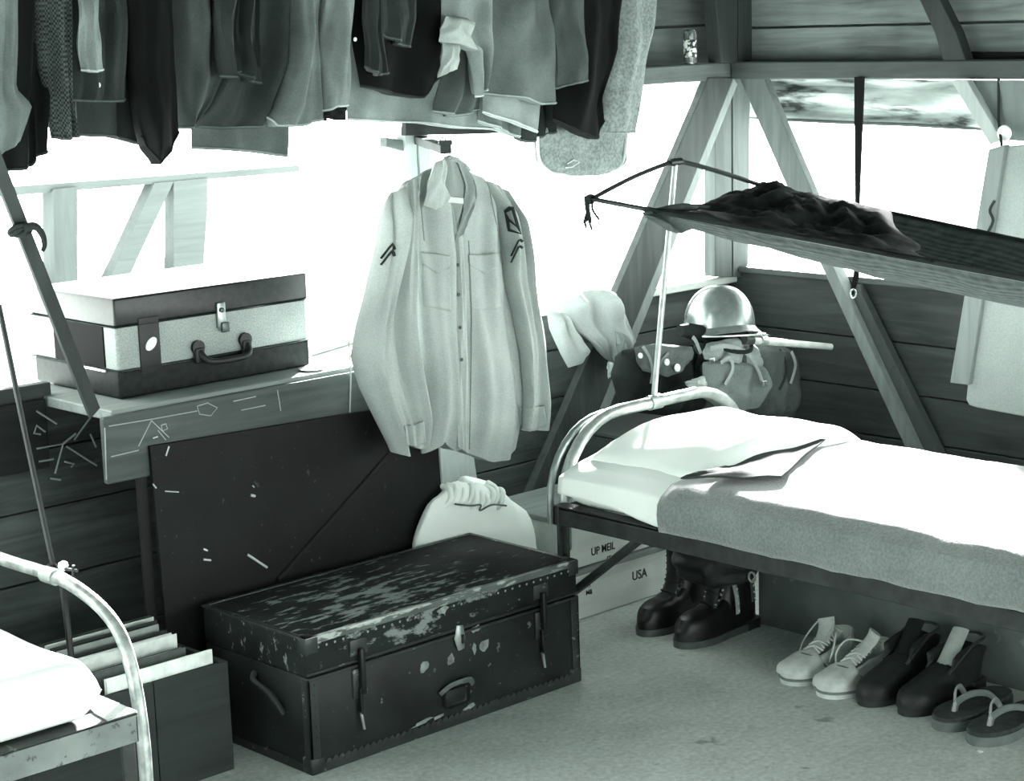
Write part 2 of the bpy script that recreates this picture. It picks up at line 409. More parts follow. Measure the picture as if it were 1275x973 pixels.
for z in (SZ+.066, SZ+.166): box(bm, (SX-.003, SY-.003, z-.002), (SX+SW+.003, SY+SD+.003, z+.001), .0008, 1)
obj('edge_bead', bm, plain(.05, .9, 0, .2, 25, .05), su)

bm = B(); q = P(388, 460, 2, .768); lathe(bm, [(.001, 0), (.026, 0), (.033, .005), (.031, .0055), (.026, .004), (.001, .004)], (q.x, q.y, .766), 28)
obj('saucer', bm, plain(.85, .3), None, label='small white dish on the ledge at the suitcase\'s right corner', cat='dish')
# pale strip with the ledge's sunlight painted into its colour
bm = B(); pts = [P(386, 432, 2, .79), P(444, 415, 2, .79), P(444, 404, 2, .79), P(400, 416, 2, .79)]
prism(bm, [V((p.x, p.y, .7665)) for p in pts], (0, 0, .018), .002)
obj('sunlit_ledge_strip', bm, plain(.75, .7), None, smooth=False, label='whitish strip for the sunlit ledge right of the suitcase', cat='board')
bm = B(); tube(bm, smooth_pts([P(434, 430, 1, 3.732), P(436, 470, 1, 3.73), P(435, 514, 1, 3.732)], 5), .0022, 6); lathe(bm, [(.001, -.005), (.004, 0), (.001, .005)], P(434, 428, 1, 3.733), 10)
obj('cord', bm, M_ropel, None, label='pale cord hanging down the ledge front beside the shirt', cat='cord')

# dark board leaning against the ledge -----------------------------
pb = thing('leaning_board', 'large dark plywood board with diagonal seam leaning behind the trunk', 'board', (2.8, 3.72, 0))
t = NT('dark_board'); c = t.ramp(t.noise(5, 6), [(.3, .009), (.7, .022)]); c = t.mix(t.ramp(t.noise(60, 3), [(.68, (0, 0, 0, 1)), (.74, (.35, .35, .35, 1))]), c, G(.14)); M_board = t.fin(c, .6, 0, .2)
tl, tr = P(186, 556, 1, 3.728), P(541, 496, 1, 3.728)
bm = B(); prism(bm, [(tl.x, 3.727, tl.z), (tr.x, 3.727, tr.z-.004), (tr.x, 3.70, .0), (tl.x, 3.70, .0)], (0, .010, 0), .001)
obj('board', bm, M_board, pb, smooth=False)
bm = B(); box(bm, (tl.x-.03, 3.742, 0), (tl.x-.002, 3.752, tl.z+.0), .002, 1); obj('shadow_gap', bm, plain(.008, .7), pb, smooth=False)  # near-black strip painting the shadow gap beside the board
def on_board(x, y, off=.001):
    q = P(x, y, 1, 3.72); f = q.z/tl.z; yy = 3.70+.027*f-off; return P(x, y, 1, yy)
bm = B(); tube(bm, [on_board(492, 556), on_board(418, 640), on_board(345, 722)], .006, 6); obj('seam', bm, plain(.006, .8), pb)
bm = B()
for a, b, r in (((308, 691), (332, 707), .003), ((206, 568), (210, 556), .002), ((205, 612), (222, 613), .0014), ((190, 603), (194, 608), .002), ((253, 684), (258, 686), .0022), ((253, 697), (262, 698), .0024), ((312, 617), (317, 618), .0032), ((314, 605), (316, 607), .0015), ((190, 546), (196, 544), .0015)):
    bm = B(); tube(bm, [on_board(*a), on_board(*b)], r, 6); obj('chip', bm, M_chalk, pb, label='white chip or scratch')

# trunk --------------------------------------------------------------
TX0, TX1, TY0, TY1, TH = 2.408, 3.222, 3.272, 3.655, .306
tk = thing('footlocker_trunk', 'worn dark painted trunk with scuffed lid standing on the concrete floor', 'trunk', ((TX0+TX1)/2, (TY0+TY1)/2, 0))
M_tr = scuffed(.034, .22, .655, (7, 9, 12), .55, .5, spec=.25)
M_trlid = scuffed(.034, .30, .625, (4.5, 15, 9), .8, .75, spec=.12, zone=((TX0+.30, TY0+.13, TH), (.42, .30, .5)), name='scuffed_lid')
bm = B(); box(bm, (TX0, TY0, .004), (TX1, TY1, TH-.088), .004, 2); obj('body', bm, M_tr, tk)
bm = B(); box(bm, (TX0-.001, TY0-.001, TH-.087), (TX1+.001, TY1+.001, TH), .006, 2); tl_ = obj('lid', bm, M_trlid, tk)
M_bind = scuffed(.045, .3, .62, (9, 14, 14), .7, .4, name='edge_binding')
M_rim = scuffed(.12, .5, .52, (4, 14, 14), .9, .35, name='worn_rim')
bm = B(); box(bm, (TX0-.003, TY0-.004, TH-.004), (TX1+.003, TY0+.010, TH+.002), .002, 2); box(bm, (TX0-.003, TY0-.003, TH-.014), (TX1+.003, TY0, TH-.003), .001, 1); obj('top_rim', bm, M_rim, tl_, label='bright worn rim along the lid front')
bm = B()
box(bm, (TX0-.003, TY1-.01, TH-.004), (TX1+.003, TY1+.003, TH+.002), .002, 2)
for x in (TX0, TX1): box(bm, (x-.004 if x == TX0 else x-.010, TY0-.003, TH-.004), (x+.010 if x == TX0 else x+.004, TY1+.003, TH+.002), .002, 2)
box(bm, (TX0-.002, TY0-.004, TH-.094), (TX1+.002, TY0, TH-.088), .001, 1); box(bm, (TX0-.002, TY0-.003, TH-.082), (TX1+.002, TY0, TH-.077), .001, 1)
obj('lid_binding', bm, M_bind, tl_)
bm = B()
n = 46
for i in range(n):      # scalloped bottom binding with nail heads
    x = TX0+(i+.5)*(TX1-TX0)/n; lathe(bm, [(.001, -.001), (.009, 0), (.009, .003), (.001, .0045)], (x, TY0, .020), 12, (0, -1, 0))
box(bm, (TX0-.003, TY0-.003, .0), (TX1+.003, TY0+.003, .021), .001, 1); box(bm, (TX0-.003, TY0, .0), (TX0+.003, TY1, .02), .001, 1); box(bm, (TX1-.003, TY0, .0), (TX1+.003, TY1, .02), .001, 1)
obj('bottom_binding', bm, M_bind, tk)
for x in (TX0, TX1):
    bm = B(); s = 1 if x == TX0 else -1
    box(bm, (min(x-.003*s, x+.022*s), TY0-.003, .02), (max(x-.003*s, x+.022*s), TY0+.002, TH-.09), .001, 1)
    box(bm, (min(x-.003*s, x+.003*s), TY0-.003, .02), (max(x-.003*s, x+.003*s), TY0+.022, TH-.09), .001, 1)
    for i in range(8): lathe(bm, [(.001, 0), (.0035, .001), (.001, .003)], (x+.014*s, TY0-.003, .035+i*.024), 8, (0, -1, 0))
    obj('corner_binding', bm, M_bind, tk)
bm = B()
for i in range(34):
    for z in (TH-.022, ): lathe(bm, [(.001, 0), (.003, .001), (.001, .0025)], (TX0+.03+i*(TX1-TX0-.06)/33, TY0-.002, z+R.uniform(-.001, .001)), 8, (0, -1, 0))
obj('nail_row', bm, plain(.3, .3, .6), tl_)
for x in (TX0, TX1):
    for z in (0, TH-.035):
        bm = B(); s = 1 if x == TX0 else -1
        box(bm, (min(x-.005*s, x+.03*s), TY0-.005, z), (max(x-.005*s, x+.03*s), TY0+.03, z+.037), .004, 2)
        obj('corner_cap', bm, M_bind, tk)
def trunk_pt(px, py): return P(px, py, 1, TY0)
def latch_at(px, py):
    q = trunk_pt(px, py); bm = B()
    box(bm, (q.x-.024, TY0-.007, TH-.066), (q.x+.024, TY0, TH-.03), .003, 2)
    box(bm, (q.x-.020, TY0-.006, TH-.165), (q.x+.020, TY0, TH-.098), .003, 2)
    o = obj('draw_bolt', bm, M_bind, tk)
    b2 = B(); box(b2, (q.x-.006, TY0-.02, TH-.155), (q.x+.007, TY0-.006, TH-.05), .003, 2); box(b2, (q.x-.009, TY0-.017, TH-.20), (q.x-.001, TY0-.005, TH-.14), .002, 1); l2 = obj('bolt_lever', b2, M_blackmetal, o)
    b3 = B(); tube(b3, [(q.x-.007, TY0-.012, TH-.195), (q.x-.002, TY0-.014, TH-.235)], [.004, .003], 8); obj('tongue', b3, plain(.5, .3, .7), o)
latch_at(447, 862); latch_at(672, 772)
q = trunk_pt(572, 806)
bm = B(); tube(bm, [(q.x, TY0-.003, TH-.072), (q.x-.004, TY0-.006, TH-.10), (q.x, TY0-.005, TH-.128)], [.010, .017, .010], 12, flat=(0, -1, 0)); ls = obj('lock', bm, plain(.38, .35, .6), tk, label='bright metal lock plate')
bm = B(); tube(bm, [(q.x, TY0-.011, TH-.092), (q.x, TY0-.012, TH-.112)], .004, 8); obj('keyhole', bm, plain(.01, .6), ls)
q = trunk_pt(566, 855)
bm = B(); tube(bm, smooth_pts([(q.x-.05, TY0-.006, q.z-.005), (q.x-.03, TY0-.018, q.z+.012), (q.x, TY0-.022, q.z+.016), (q.x+.03, TY0-.018, q.z+.012), (q.x+.05, TY0-.006, q.z-.005)], 5), .007, 8, flat=(0, -1, 0)); hd = obj('front_handle', bm, plain(.14, .6), tk)
bm = B(); box(bm, (q.x-.04, TY0-.004, q.z-.045), (q.x+.035, TY0, q.z+.0), .012, 2); obj('handle_plate', bm, M_tr, hd)
bm = B()
for px, py, a, b in ((527, 830, .014, .016), (603, 803, .018, .018), (590, 808, .008, .014), (560, 822, .012, .016), (525, 900, .034, .006), (585, 880, .022, .007), (545, 893, .02, .005), (592, 783, .02, .01), (550, 760, .02, .012)):
    w = trunk_pt(px, py); R2 = random.Random(px)
    pts = [(w.x+math.cos(k*2*PI/11)*a*R2.uniform(.55, 1.1), TY0-.0012, w.z+math.sin(k*2*PI/11)*b*R2.uniform(.55, 1.1)+math.cos(k*2*PI/11)*a*.1) for k in range(11)]
    bm = B(); prism(bm, pts, (0, .001, 0)); obj('paint_chip', bm, plain(.26, .7, 0, .45, 60), tk, smooth=False, label='bare patch where paint has flaked')
bm = B(); yy = (TY0+TY1)/2-.05
tube(bm, smooth_pts([(TX0-.004, yy+.05, .19), (TX0-.02, yy+.03, .18), (TX0-.022, yy-.03, .165), (TX0-.006, yy-.055, .12)], 5), .007, 8); obj('end_handle', bm, plain(.05, .6), tk)
# laundry bag --------------------------------------------------------
lb = thing('laundry_bag', 'white cloth laundry bag slumped behind the trunk under the shirt', 'bag', (3.36, 3.78, 0))
bm = B(); NS, NR = 34, 40; rings = []
outl = []
for px, py in ((514, 690), (516, 668), (522, 648), (533, 630), (546, 615), (559, 602), (568, 600), (582, 605), (592, 602), (606, 603), (624, 603), (640, 614), (646, 624), (657, 632), (661, 644), (657, 668), (655, 690)):
    q = P(px, py, 1, 3.685); outl.append((q.x, 0, q.z))
xs = resample([(a, c_) for a, b_, c_ in outl], NS)
for i, p in enumerate(xs):
    w_ = max(0, min(1, (p.x-3.29)/.08)); ymax = 3.702+.20*w_; y0_, y1_ = 3.664, ymax; e_ = min(1, math.sin(PI*(i+.5)/(NS+1))*2.2)**.5
    cy, ry = (y0_+y1_)/2, (y1_-y0_)/2*e_; top = p.y; lo = .02+.10*(1-e_); ring = []
    for k in range(NR):
        a = 2*PI*k/NR; ca, sa = math.cos(a), math.sin(a)
        ring.append(V((p.x+.005*noise.noise(V((p.x*30, ca*2, sa*2))), cy+ry*math.copysign(abs(ca)**.55, ca)*(1+.05*noise.noise(V((p.x*18, ca*3, sa*3)))), (lo+top)/2+(top-lo)/2*math.copysign(abs(sa)**.6, sa)+(.012*noise.noise(V((p.x*28, ca*2, 3))) if sa > .3 else 0))))
    rings.append(ring)
loft(bm, rings); obj('bag_body', bm, M_sheet, lb)
bm = B()
RB = random.Random(3)
for i in range(11):
    q = P(564+6.2*i+RB.uniform(-2, 2), 621+RB.uniform(-5, 5), 1, 3.66); x, z = q.x, q.z; a = RB.uniform(-.5, .5)
    tube(bm, smooth_pts([(x-.016*math.cos(a)-.004, 3.674, z-.020), (x-.004, 3.664, z-.002), (x+.004+.01*a, 3.672, z+RB.uniform(.012, .026)), (x+.012, 3.71, z+RB.uniform(.01, .03))], 5), [.006, .012, .014, .008], 10)
obj('gathered_neck', bm, M_sheet, lb)
bm = B(); tube(bm, smooth_pts([P(566, 628, 1, 3.65), P(585, 630, 1, 3.645), P(598, 629, 1, 3.64), P(597, 636, 1, 3.64), P(612, 629, 1, 3.645), P(630, 630, 1, 3.65)], 5), .0025, 6); obj('drawstring', bm, plain(.12, .8), lb)

# ================================================================== SHIRT
SYY = 3.655
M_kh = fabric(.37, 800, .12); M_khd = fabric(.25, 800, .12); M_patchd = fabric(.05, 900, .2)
st = thing('khaki_shirt', 'pale khaki long-sleeved uniform shirt with sleeve stripes on a hanger', 'shirt', (3.38, SYY, 1.25))
bm = shell([(515, 222), (545, 205), (556, 202), (582, 214), (625, 236)], [(527, 566), (538, 556), (544, 548), (556, 560), (570, 559), (583, 566), (604, 574), (630, 571), (640, 556)],
           [(503, 262), (512, 330), (516, 400), (527, 480), (529, 530)], [(634, 262), (630, 320), (637, 380), (644, 440), (646, 500)], y0=SYY, th=.038,
           folds=((.010, 2.3, .1, .15), (.007, 4.2, .6, -.25), (.003, 7.5, .2, .3)), nz=.010, seed=3, nu=60, nv=60)
body = obj('shirt_body', bm, M_kh, st)
bm = shell([(484, 246), (497, 234), (522, 218)], [(487, 563), (496, 566), (503, 553), (515, 558), (530, 552)], [(478, 262), (471, 310), (460, 360), (446, 410), (441, 446), (452, 484), (470, 525)],
           [(512, 262), (514, 330), (516, 400), (528, 480), (532, 520)], y0=SYY-.022, th=.040, folds=((.016, 1.5, .2, .3), (.009, 2.9, .7, -.45), (.004, 6, .1, .6)), nz=.012, seed=9, nu=36, nv=60)
sl = obj('sleeve', bm, M_kh, st)
bm = shell([(604, 224), (622, 232), (637, 244)], [(648, 536), (664, 535), (681, 531)], [(620, 262), (628, 300), (631, 345), (640, 390), (648, 440), (649, 500)],
           [(646, 285), (655, 330), (663, 375), (672, 425), (675, 470), (677, 500)], y0=SYY-.025, th=.036, folds=((.010, 1.6, .4, .3), (.006, 3.4, .2, .5)), nz=.010, seed=14, nu=30, nv=60)
sr = obj('sleeve', bm, M_kh, st)
from mathutils.bvhtree import BVHTree
def bvh(*os): 
    vs, fs = [], []
    for o in os:
        k = len(vs); vs += [v.co.copy() for v in o.data.vertices]; fs += [[i+k for i in p.vertices] for p in o.data.polygons]
    return BVHTree.FromPolygons(vs, fs)
TREE = bvh(body, sl, sr)
def hit(px, py, off=.002, fall=None):
    q = P(px, py, 1, 3.0); d = (q-CAM).normalized(); h = TREE.ray_cast(CAM, d)
    p = h[0] if h[0] is not None else P(px, py, 1, fall or SYY-.03)
    return p-d*off
def conform(name, top, bot, mat, par, left=(), right=(), off=.002, th=.002, nu=16, nv=14, **kw):
    g = coons(top, bot, left, right, nu, nv); bm = B()
    loft(bm, [[hit(q.x, q.y, off) for q in row] for row in g], caps=False, closed=False)
    # close the edge back to the cloth
    o = obj(name, bm, mat, par, **kw); m_ = o.modifiers.new('thickness', 'SOLIDIFY'); m_.thickness = th; m_.offset = 0
    return o
def patch(poly, y, dth, mat, name, par, **kw):
    bm = B(); prism(bm, [P(a, b, 1, y) for a, b in poly], (0, dth, 0), .0006); return obj(name, bm, mat, par, **kw)
fy = SYY-.046
# cuffs
conform('cuff', [(646, 508), (662, 507), (677, 505)], [(648, 535), (665, 535), (681, 530)], M_kh, sr, off=.004, th=.004)
conform('cuff', [(503, 530), (515, 529), (527, 524)], [(506, 555), (516, 557), (530, 551)], M_kh, sl, off=.004, th=.004)
# inside of the neck, collar leaves and open front
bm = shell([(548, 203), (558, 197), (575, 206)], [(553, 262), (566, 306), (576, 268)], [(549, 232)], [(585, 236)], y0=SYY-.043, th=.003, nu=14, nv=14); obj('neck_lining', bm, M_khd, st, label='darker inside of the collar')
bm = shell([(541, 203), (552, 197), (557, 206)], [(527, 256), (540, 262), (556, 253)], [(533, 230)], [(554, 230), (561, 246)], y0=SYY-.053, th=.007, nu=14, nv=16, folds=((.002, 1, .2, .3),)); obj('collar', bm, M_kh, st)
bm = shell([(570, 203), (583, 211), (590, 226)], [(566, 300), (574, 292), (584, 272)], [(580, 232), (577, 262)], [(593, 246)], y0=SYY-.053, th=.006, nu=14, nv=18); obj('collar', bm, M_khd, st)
bm = shell([(552, 196), (560, 193), (572, 198), (586, 212)], [(553, 204), (561, 201), (572, 206), (582, 218)], y0=SYY-.035, th=.012, nu=16, nv=6); obj('collar_band', bm, M_kh, st)
patch([(557, 245), (577, 247), (577, 254), (557, 252)], SYY-.051, .002, fabric(.6), 'neck_label', st)
# placket and buttons
bm = shell([(557, 256), (570, 258)], [(570, 557), (583, 566)], [(563, 300), (567, 360), (570, 450)], [(576, 300), (580, 360), (582, 450)], y0=SYY-.042, th=.004, nu=6, nv=40, folds=((.0015, 1, 0, 1),)); pk = obj('placket', bm, M_kh, st)
for x, y in ((570, 367), (572, 408), (574, 448), (562, 290), (569, 330)):
    bm = B(); q = P(x, y, 1, SYY-.048); lathe(bm, [(.001, 0), (.0045, .0005), (.0045, .002), (.001, .0025)], q, 14, (0, -1, 0)); obj('button', bm, plain(.05, .5), pk)
# breast pockets with flaps
for a, b, fa, fb in (([(525, 330), (560, 334)], [(527, 382), (561, 388)], [(523, 314), (542, 316), (560, 319)], [(525, 328), (543, 341), (560, 331)]), ([(584, 330), (620, 329)], [(586, 386), (624, 385)], [(583, 317), (602, 317), (621, 315)], [(584, 330), (604, 342), (622, 330)])):
    pc = conform('pocket', a, b, M_kh, st, off=.0018, th=.002); conform('pocket_flap', fa, fb, M_kh, pc, off=.0045, th=.002, nv=8)
for pl in ([(583, 300), (585, 330), (587, 400), (586, 470), (584, 560)], [(520, 222), (524, 260), (528, 300)], [(607, 228), (618, 280), (626, 330)]):
    bm = B(); tube(bm, [hit(x, y, .001) for x, y in [(a.x, a.y) for a in resample(pl, 24)]], .0016, 6); obj('seam', bm, M_khd, st)
# insignia
pp = conform('shoulder_patch', [(627, 262), (633, 257), (639, 258)], [(632, 288), (641, 290), (649, 292)], M_patchd, sr, off=.003, label='dark shoulder patch with pale field')
conform('patch_field', [(630, 265), (636, 262)], [(634, 272), (641, 279)], fabric(.22), pp, off=.0055, nu=6, nv=6); conform('patch_field', [(634, 277), (642, 283)], [(635, 285), (647, 290)], fabric(.26), pp, off=.0055, nu=6, nv=6)
def chevron(pts, par):
    a, b, c_ = pts
    for k in (0, 1):
        bm = B(); o = 8*k; pl = resample([(a[0], a[1]+o), (b[0], b[1]+o), (c_[0], c_[1]+o)], 8)
        tube(bm, [hit(q.x, q.y, .002) for q in pl], .0040, 8, flat=(0, -1, 0)); obj('sleeve_stripe', bm, M_patchd, par)
chevron([(636, 319), (646, 298), (650, 301)], sr); chevron([(474, 322), (488, 304), (491, 311)], sl)
# hanger and the peg that carries it
hg = thing('coat_hanger', 'dark coat hanger inside the khaki shirt, hooked on a wooden peg', 'hanger', (3.37, SYY+.006, 1.25))
q0 = P(553, 200, 1, SYY)
bm = B(); tube(bm, smooth_pts([P(515, 246, 1, SYY), P(538, 228, 1, SYY), P(553, 215, 1, SYY), P(575, 222, 1, SYY), P(612, 250, 1, SYY)], 6), .006, 8); obj('shoulder_bar', bm, wood(.1, 'x'), hg)
pg0 = P(551, 188, 1, SYY)
bm = B(); tube(bm, smooth_pts([P(553, 210, 1, SYY), P(553, 195, 1, SYY), (pg0.x+.012, SYY, pg0.z+.02), (pg0.x, SYY, pg0.z+.0325), (pg0.x-.012, SYY, pg0.z+.02)], 6), .002, 8); obj('hook', bm, M_steel, hg)
pgx = thing('wooden_peg', 'dark wooden bar reaching from the window post, carrying the khaki shirt', 'peg', (3.38, 3.98, 1.3))
far = V((3.392, 3.986, pg0.z+.005)); near = V((pg0.x, SYY-.012, pg0.z+.004)); dv = (far-near)
sx_ = dv.cross(V((0, 0, 1))).normalized()*.014; uz = V((0, 0, .011))
bm = B(); prism(bm, [near-sx_-uz, near+sx_-uz, near+sx_+uz, near-sx_+uz], dv, .002); obj('peg', bm, wood(.06, 'y'), pgx, smooth=False)
bm = B(); prism(bm, [near-sx_*1.2+uz*.9, near+sx_*1.2+uz*.9, near+sx_*1.2+uz*2, near-sx_*1.2+uz*2], dv.normalized()*.012, .002); obj('peg_lip', bm, wood(.06, 'y'), pgx, smooth=False)

# ================================================================== HANGING CLOTHES
bm = B(); tube(bm, [(1.7, 3.80, 1.775), (4.3, 3.80, 1.775)], .016, 12)
rl = obj('clothes_rail', bm, M_steel, None, label='long pipe rail carrying the row of hanging clothes along the window', cat='rail')
bm = B()
for x in (1.72, 4.28): box(bm, (x-.02, 3.78, 1.77), (x+.02, 3.82, 2.30), .003, 1)
obj('rail_hanger', bm, wood(.1, 'z'), rl)
GR = 'clothes hanging along the window'
TOPY = -48
def garment(name, label, cat, x0, x1, bot, left=(), right=(), y=3.8, th=.02, v=.1, folds=((.008, 1.5, .1, .1), (.004, 3.3, .4, .1)), seed=1, mat=None, nu=30, nv=30, extra=None):
    top = [(x0, TOPY), ((x0+x1)/2, TOPY-4), (x1, TOPY)]
    fo = [(a*1.7, f, ph, dr) for a, f, ph, dr in folds]
    o = obj(name, shell(top, bot, left, right, y0=y, th=th, folds=fo, seed=seed, nu=nu, nv=nv, nz=.011), mat or fabric(v*.72 if v < .2 else v*.66, 800, .22), None, label=label, cat=cat, group=GR)
    _base[o.name] = Matrix()
    n_ = (nu+1)*1; bl = [o.data.vertices[i].co.copy() for i in hem_ids(nu, nv)]
    bm = B(); tube(bm, [p+V((0, -.0005, .004)) for p in bl], .0026, 6); obj('hem', bm, mat or fabric(min(.6, v*1.25+.01), 800, .22), o)
    return o
def hem_ids(nu, nv):
    """front-skin vertices of the last row, in the order shell() makes them"""
    per = (nu+1)+(nu-1); base = per*nv; ids = []; k = base
    for i in range(nu+1):
        ids.append(k); k += 2 if 0 < i < nu else 1
    return ids
def gchild(par, name, bm, mat, **kw): return obj(name, bm, mat, par, **kw)
garment('dark_coat', 'very dark coat with ragged lower edge, farthest left of the hanging clothes', 'coat', 5, 62, [(-5, 216), (18, 212), (38, 207), (40, 198), (58, 191)], [(0, 100)], [(57, 100), (56, 150)], y=3.74, v=.022, seed=2)
g = obj('hanging_sleeve', shell([(-10, TOPY), (22, TOPY)], [(-8, 196), (8, 186), (24, 175)], [(-9, 100)], [(18, 110), (38, 130)], y0=3.69, th=.02, seed=4), fabric(.13), None, label='grey folded sleeve at the far left edge over the dark coat', cat='garment', group=GR)
garment('tweed_jacket', 'checked tweed jacket sleeve with fine weave hanging near left end', 'jacket', 32, 84, [(66, 172), (80, 175), (94, 171)], [(46, 50), (60, 130)], [(85, 60), (88, 130)], y=3.72, th=.024, mat=tweed(.07), seed=5)
garment('olive_tie', 'pale olive strip with square end hanging over the grey coat', 'tie', 96, 121, [(101, 89), (115, 91), (129, 89)], [(98, 50)], [(125, 50)], y=3.69, th=.008, v=.27, folds=((.002, 1, .1, .1),), seed=6, nu=12)
g = garment('grey_coat', 'dark grey coat with a pale button behind the olive strip', 'coat', 84, 160, [(91, 127), (125, 128), (142, 128), (157, 126)], [(90, 50)], [(158, 60)], y=3.745, v=.065, folds=((.008, 2.2, .1, .0), (.003, 5, .4, .1)), seed=7)
bm = B(); lathe(bm, [(.001, 0), (.006, .001), (.006, .003), (.001, .004)], P(121, 106, 1, 3.715), 12, (0, -1, 0)); gchild(g, 'button', bm, plain(.7, .4))
garment('long_coat_skirt', 'long dark grey coat skirt showing below the grey coat', 'coat', 92, 178, [(98, 170), (128, 171), (150, 174), (184, 184)], [(96, 125)], [(178, 120)], y=3.79, v=.06, seed=8)
garment('black_garment', 'black garment hanging to the lowest point, beside grey jacket', 'coat', 155, 213, [(176, 172), (183, 190), (189, 205), (206, 190), (222, 165)], [(160, 60), (168, 130)], [(216, 60), (221, 130)], y=3.715, th=.028, v=.014, folds=((.005, 1.2, .1, .1),), seed=10)
garment('grey_jacket', 'mid grey jacket front with curved edge next to the black garment', 'jacket', 210, 268, [(222, 161), (232, 160), (240, 157)], [(217, 60), (221, 130)], [(272, 60), (276, 96), (262, 128)], y=3.755, th=.026, v=.095, folds=((.01, 1.1, .3, .05),), seed=11)
g = garment('narrow_sleeve', 'narrow dark sleeve with pale cuff edge, left of a sleeve pair', 'garment', 268, 292, [(275, 97), (286, 98), (295, 90)], [(271, 40)], [(290, 40)], y=3.70, th=.02, v=.085, seed=12, nu=14)
garment('narrow_sleeve', 'narrow dark sleeve with slanted cuff, right of a sleeve pair', 'garment', 289, 320, [(294, 90), (306, 101), (322, 106)], [(291, 40)], [(319, 40)], y=3.705, th=.02, v=.06, seed=13, nu=14)
garment('dark_wool_jacket', 'dark wool jacket behind the two narrow sleeves', 'jacket', 258, 372, [(225, 158), (270, 161), (330, 158), (362, 155)], [(268, 80), (246, 140)], [(366, 70), (356, 120)], y=3.80, th=.03, v=.07, folds=((.012, 1.6, .3, .5), (.006, 3.2, .1, .7)), seed=15, nu=40)
garment('folded_blanket', 'flat grey folded cloth with a straight lower edge under the wool jacket', 'cloth', 240, 366, [(237, 186), (270, 187), (310, 190), (340, 194), (358, 196)], [(238, 120)], [(360, 120)], y=3.85, th=.012, v=.15, folds=((.002, 1, 0, 0),), seed=16)
garment('khaki_trousers', 'khaki trouser leg flaring at the bottom beside dark gap', 'trousers', 364, 393, [(332, 148), (338, 158), (370, 158), (398, 150)], [(362, 40), (356, 90), (345, 122)], [(392, 60), (395, 120)], y=3.745, th=.034, v=.2, folds=((.012, 1.3, .25, .15), (.004, 3, .4, .2)), seed=17)
garment('gap_shade_strip', 'narrow black strip for the shade in the gap between khaki trouser legs', 'garment', 386, 408, [(388, 150), (400, 151), (410, 146)], [(388, 50)], [(406, 50)], y=3.775, th=.012, v=.008, seed=63, nu=12)  # black strip added to darken the gap between the legs
g = garment('khaki_trouser_leg', 'straight pale khaki trouser leg with dark open cuff', 'trousers', 402, 441, [(397, 140), (412, 134), (432, 133)], [(400, 60)], [(437, 60)], y=3.735, th=.028, v=.26, folds=((.008, 1, .3, .05),), seed=18)
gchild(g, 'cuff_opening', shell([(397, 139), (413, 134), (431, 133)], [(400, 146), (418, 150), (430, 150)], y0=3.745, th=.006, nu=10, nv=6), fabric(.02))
g = garment('dark_blouse', 'black garment with sagging hem behind grey sleeve flaps', 'garment', 436, 560, [(448, 108), (480, 115), (515, 123), (548, 96)], [(438, 50)], [(556, 50)], y=3.77, th=.03, v=.016, folds=((.008, 2, .3, .1),), seed=19)
bm = B(); lathe(bm, [(.001, 0), (.005, .001), (.005, .003), (.001, .004)], P(441, 49, 1, 3.735), 12, (0, -1, 0)); gchild(g, 'button', bm, plain(.6, .4))
garment('grey_flap', 'grey sleeve flap with pale hem hanging over the black garment', 'garment', 450, 474, [(455, 85), (468, 95), (481, 93)], [(455, 40)], [(474, 40)], y=3.71, th=.012, v=.07, seed=20, nu=12)
garment('short_flap', 'short dark grey flap ending highest over the black garment', 'garment', 472, 520, [(475, 44), (492, 55), (509, 60)], [(473, 20)], [(516, 20)], y=3.705, th=.014, v=.075, seed=21, nu=14)
garment('khaki_long_shirt', 'khaki garment with the widest pale hem, lowest behind the others', 'shirt', 425, 640, [(430, 150), (480, 153), (520, 154), (570, 160), (612, 162), (645, 172)], [(428, 70)], [(642, 70), (645, 130)], y=3.86, th=.03, v=.24, folds=((.012, 2.4, .3, .3), (.006, 5, .1, .5)), seed=22, nu=60)
g = garment('light_khaki_shirt', 'light khaki shirt with turned-back cuff between dark garment and grey coat', 'shirt', 553, 612, [(592, 122), (596, 118), (600, 112)], [(549, 55), (582, 62), (590, 95)], [(606, 60)], y=3.72, th=.02, v=.32, folds=((.006, 1.6, .2, .2),), seed=23)
gchild(g, 'cuff', shell([(555, 20), (576, 22), (592, 28)], [(546, 52), (572, 55), (594, 62)], [(548, 40)], [(590, 34), (586, 46)], y0=3.69, th=.014, nu=14, nv=12, folds=((.004, 1.2, .1, .3),)), fabric(.33))
gchild(g, 'sleeve_end', shell([(551, 52), (572, 56)], [(544, 97), (556, 90), (569, 86)], [(550, 75)], [(571, 75)], y0=3.70, th=.012, nu=12, nv=12), fabric(.3))
garment('olive_sleeve', 'olive sleeve with deep shadowed folds behind light khaki shirt', 'garment', 556, 600, [(540, 140), (565, 146), (596, 138)], [(556, 80), (548, 110)], [(598, 80)], y=3.80, th=.024, v=.13, folds=((.012, 2.2, .2, .1),), seed=24)
g = garment('grey_wool_coat', 'broad mid grey coat with a dark button near its hem', 'coat', 610, 686, [(602, 118), (650, 124), (670, 131), (692, 130)], [(607, 50)], [(688, 60)], y=3.725, th=.026, v=.16, folds=((.006, 1.4, .1, .05),), seed=25)
bm = B(); lathe(bm, [(.001, 0), (.006, .001), (.006, .004), (.001, .005)], P(653, 112, 1, 3.69), 12, (0, -1, 0)); gchild(g, 'button', bm, plain(.02, .4))
garment('pale_under_shirt', 'pale square-cut shirt tail showing under the broad grey coat', 'shirt', 606, 676, [(600, 141), (635, 152), (669, 166)], [(602, 110)], [(674, 110)], y=3.775, th=.016, v=.3, folds=((.003, 1.2, .1, .1),), seed=26)
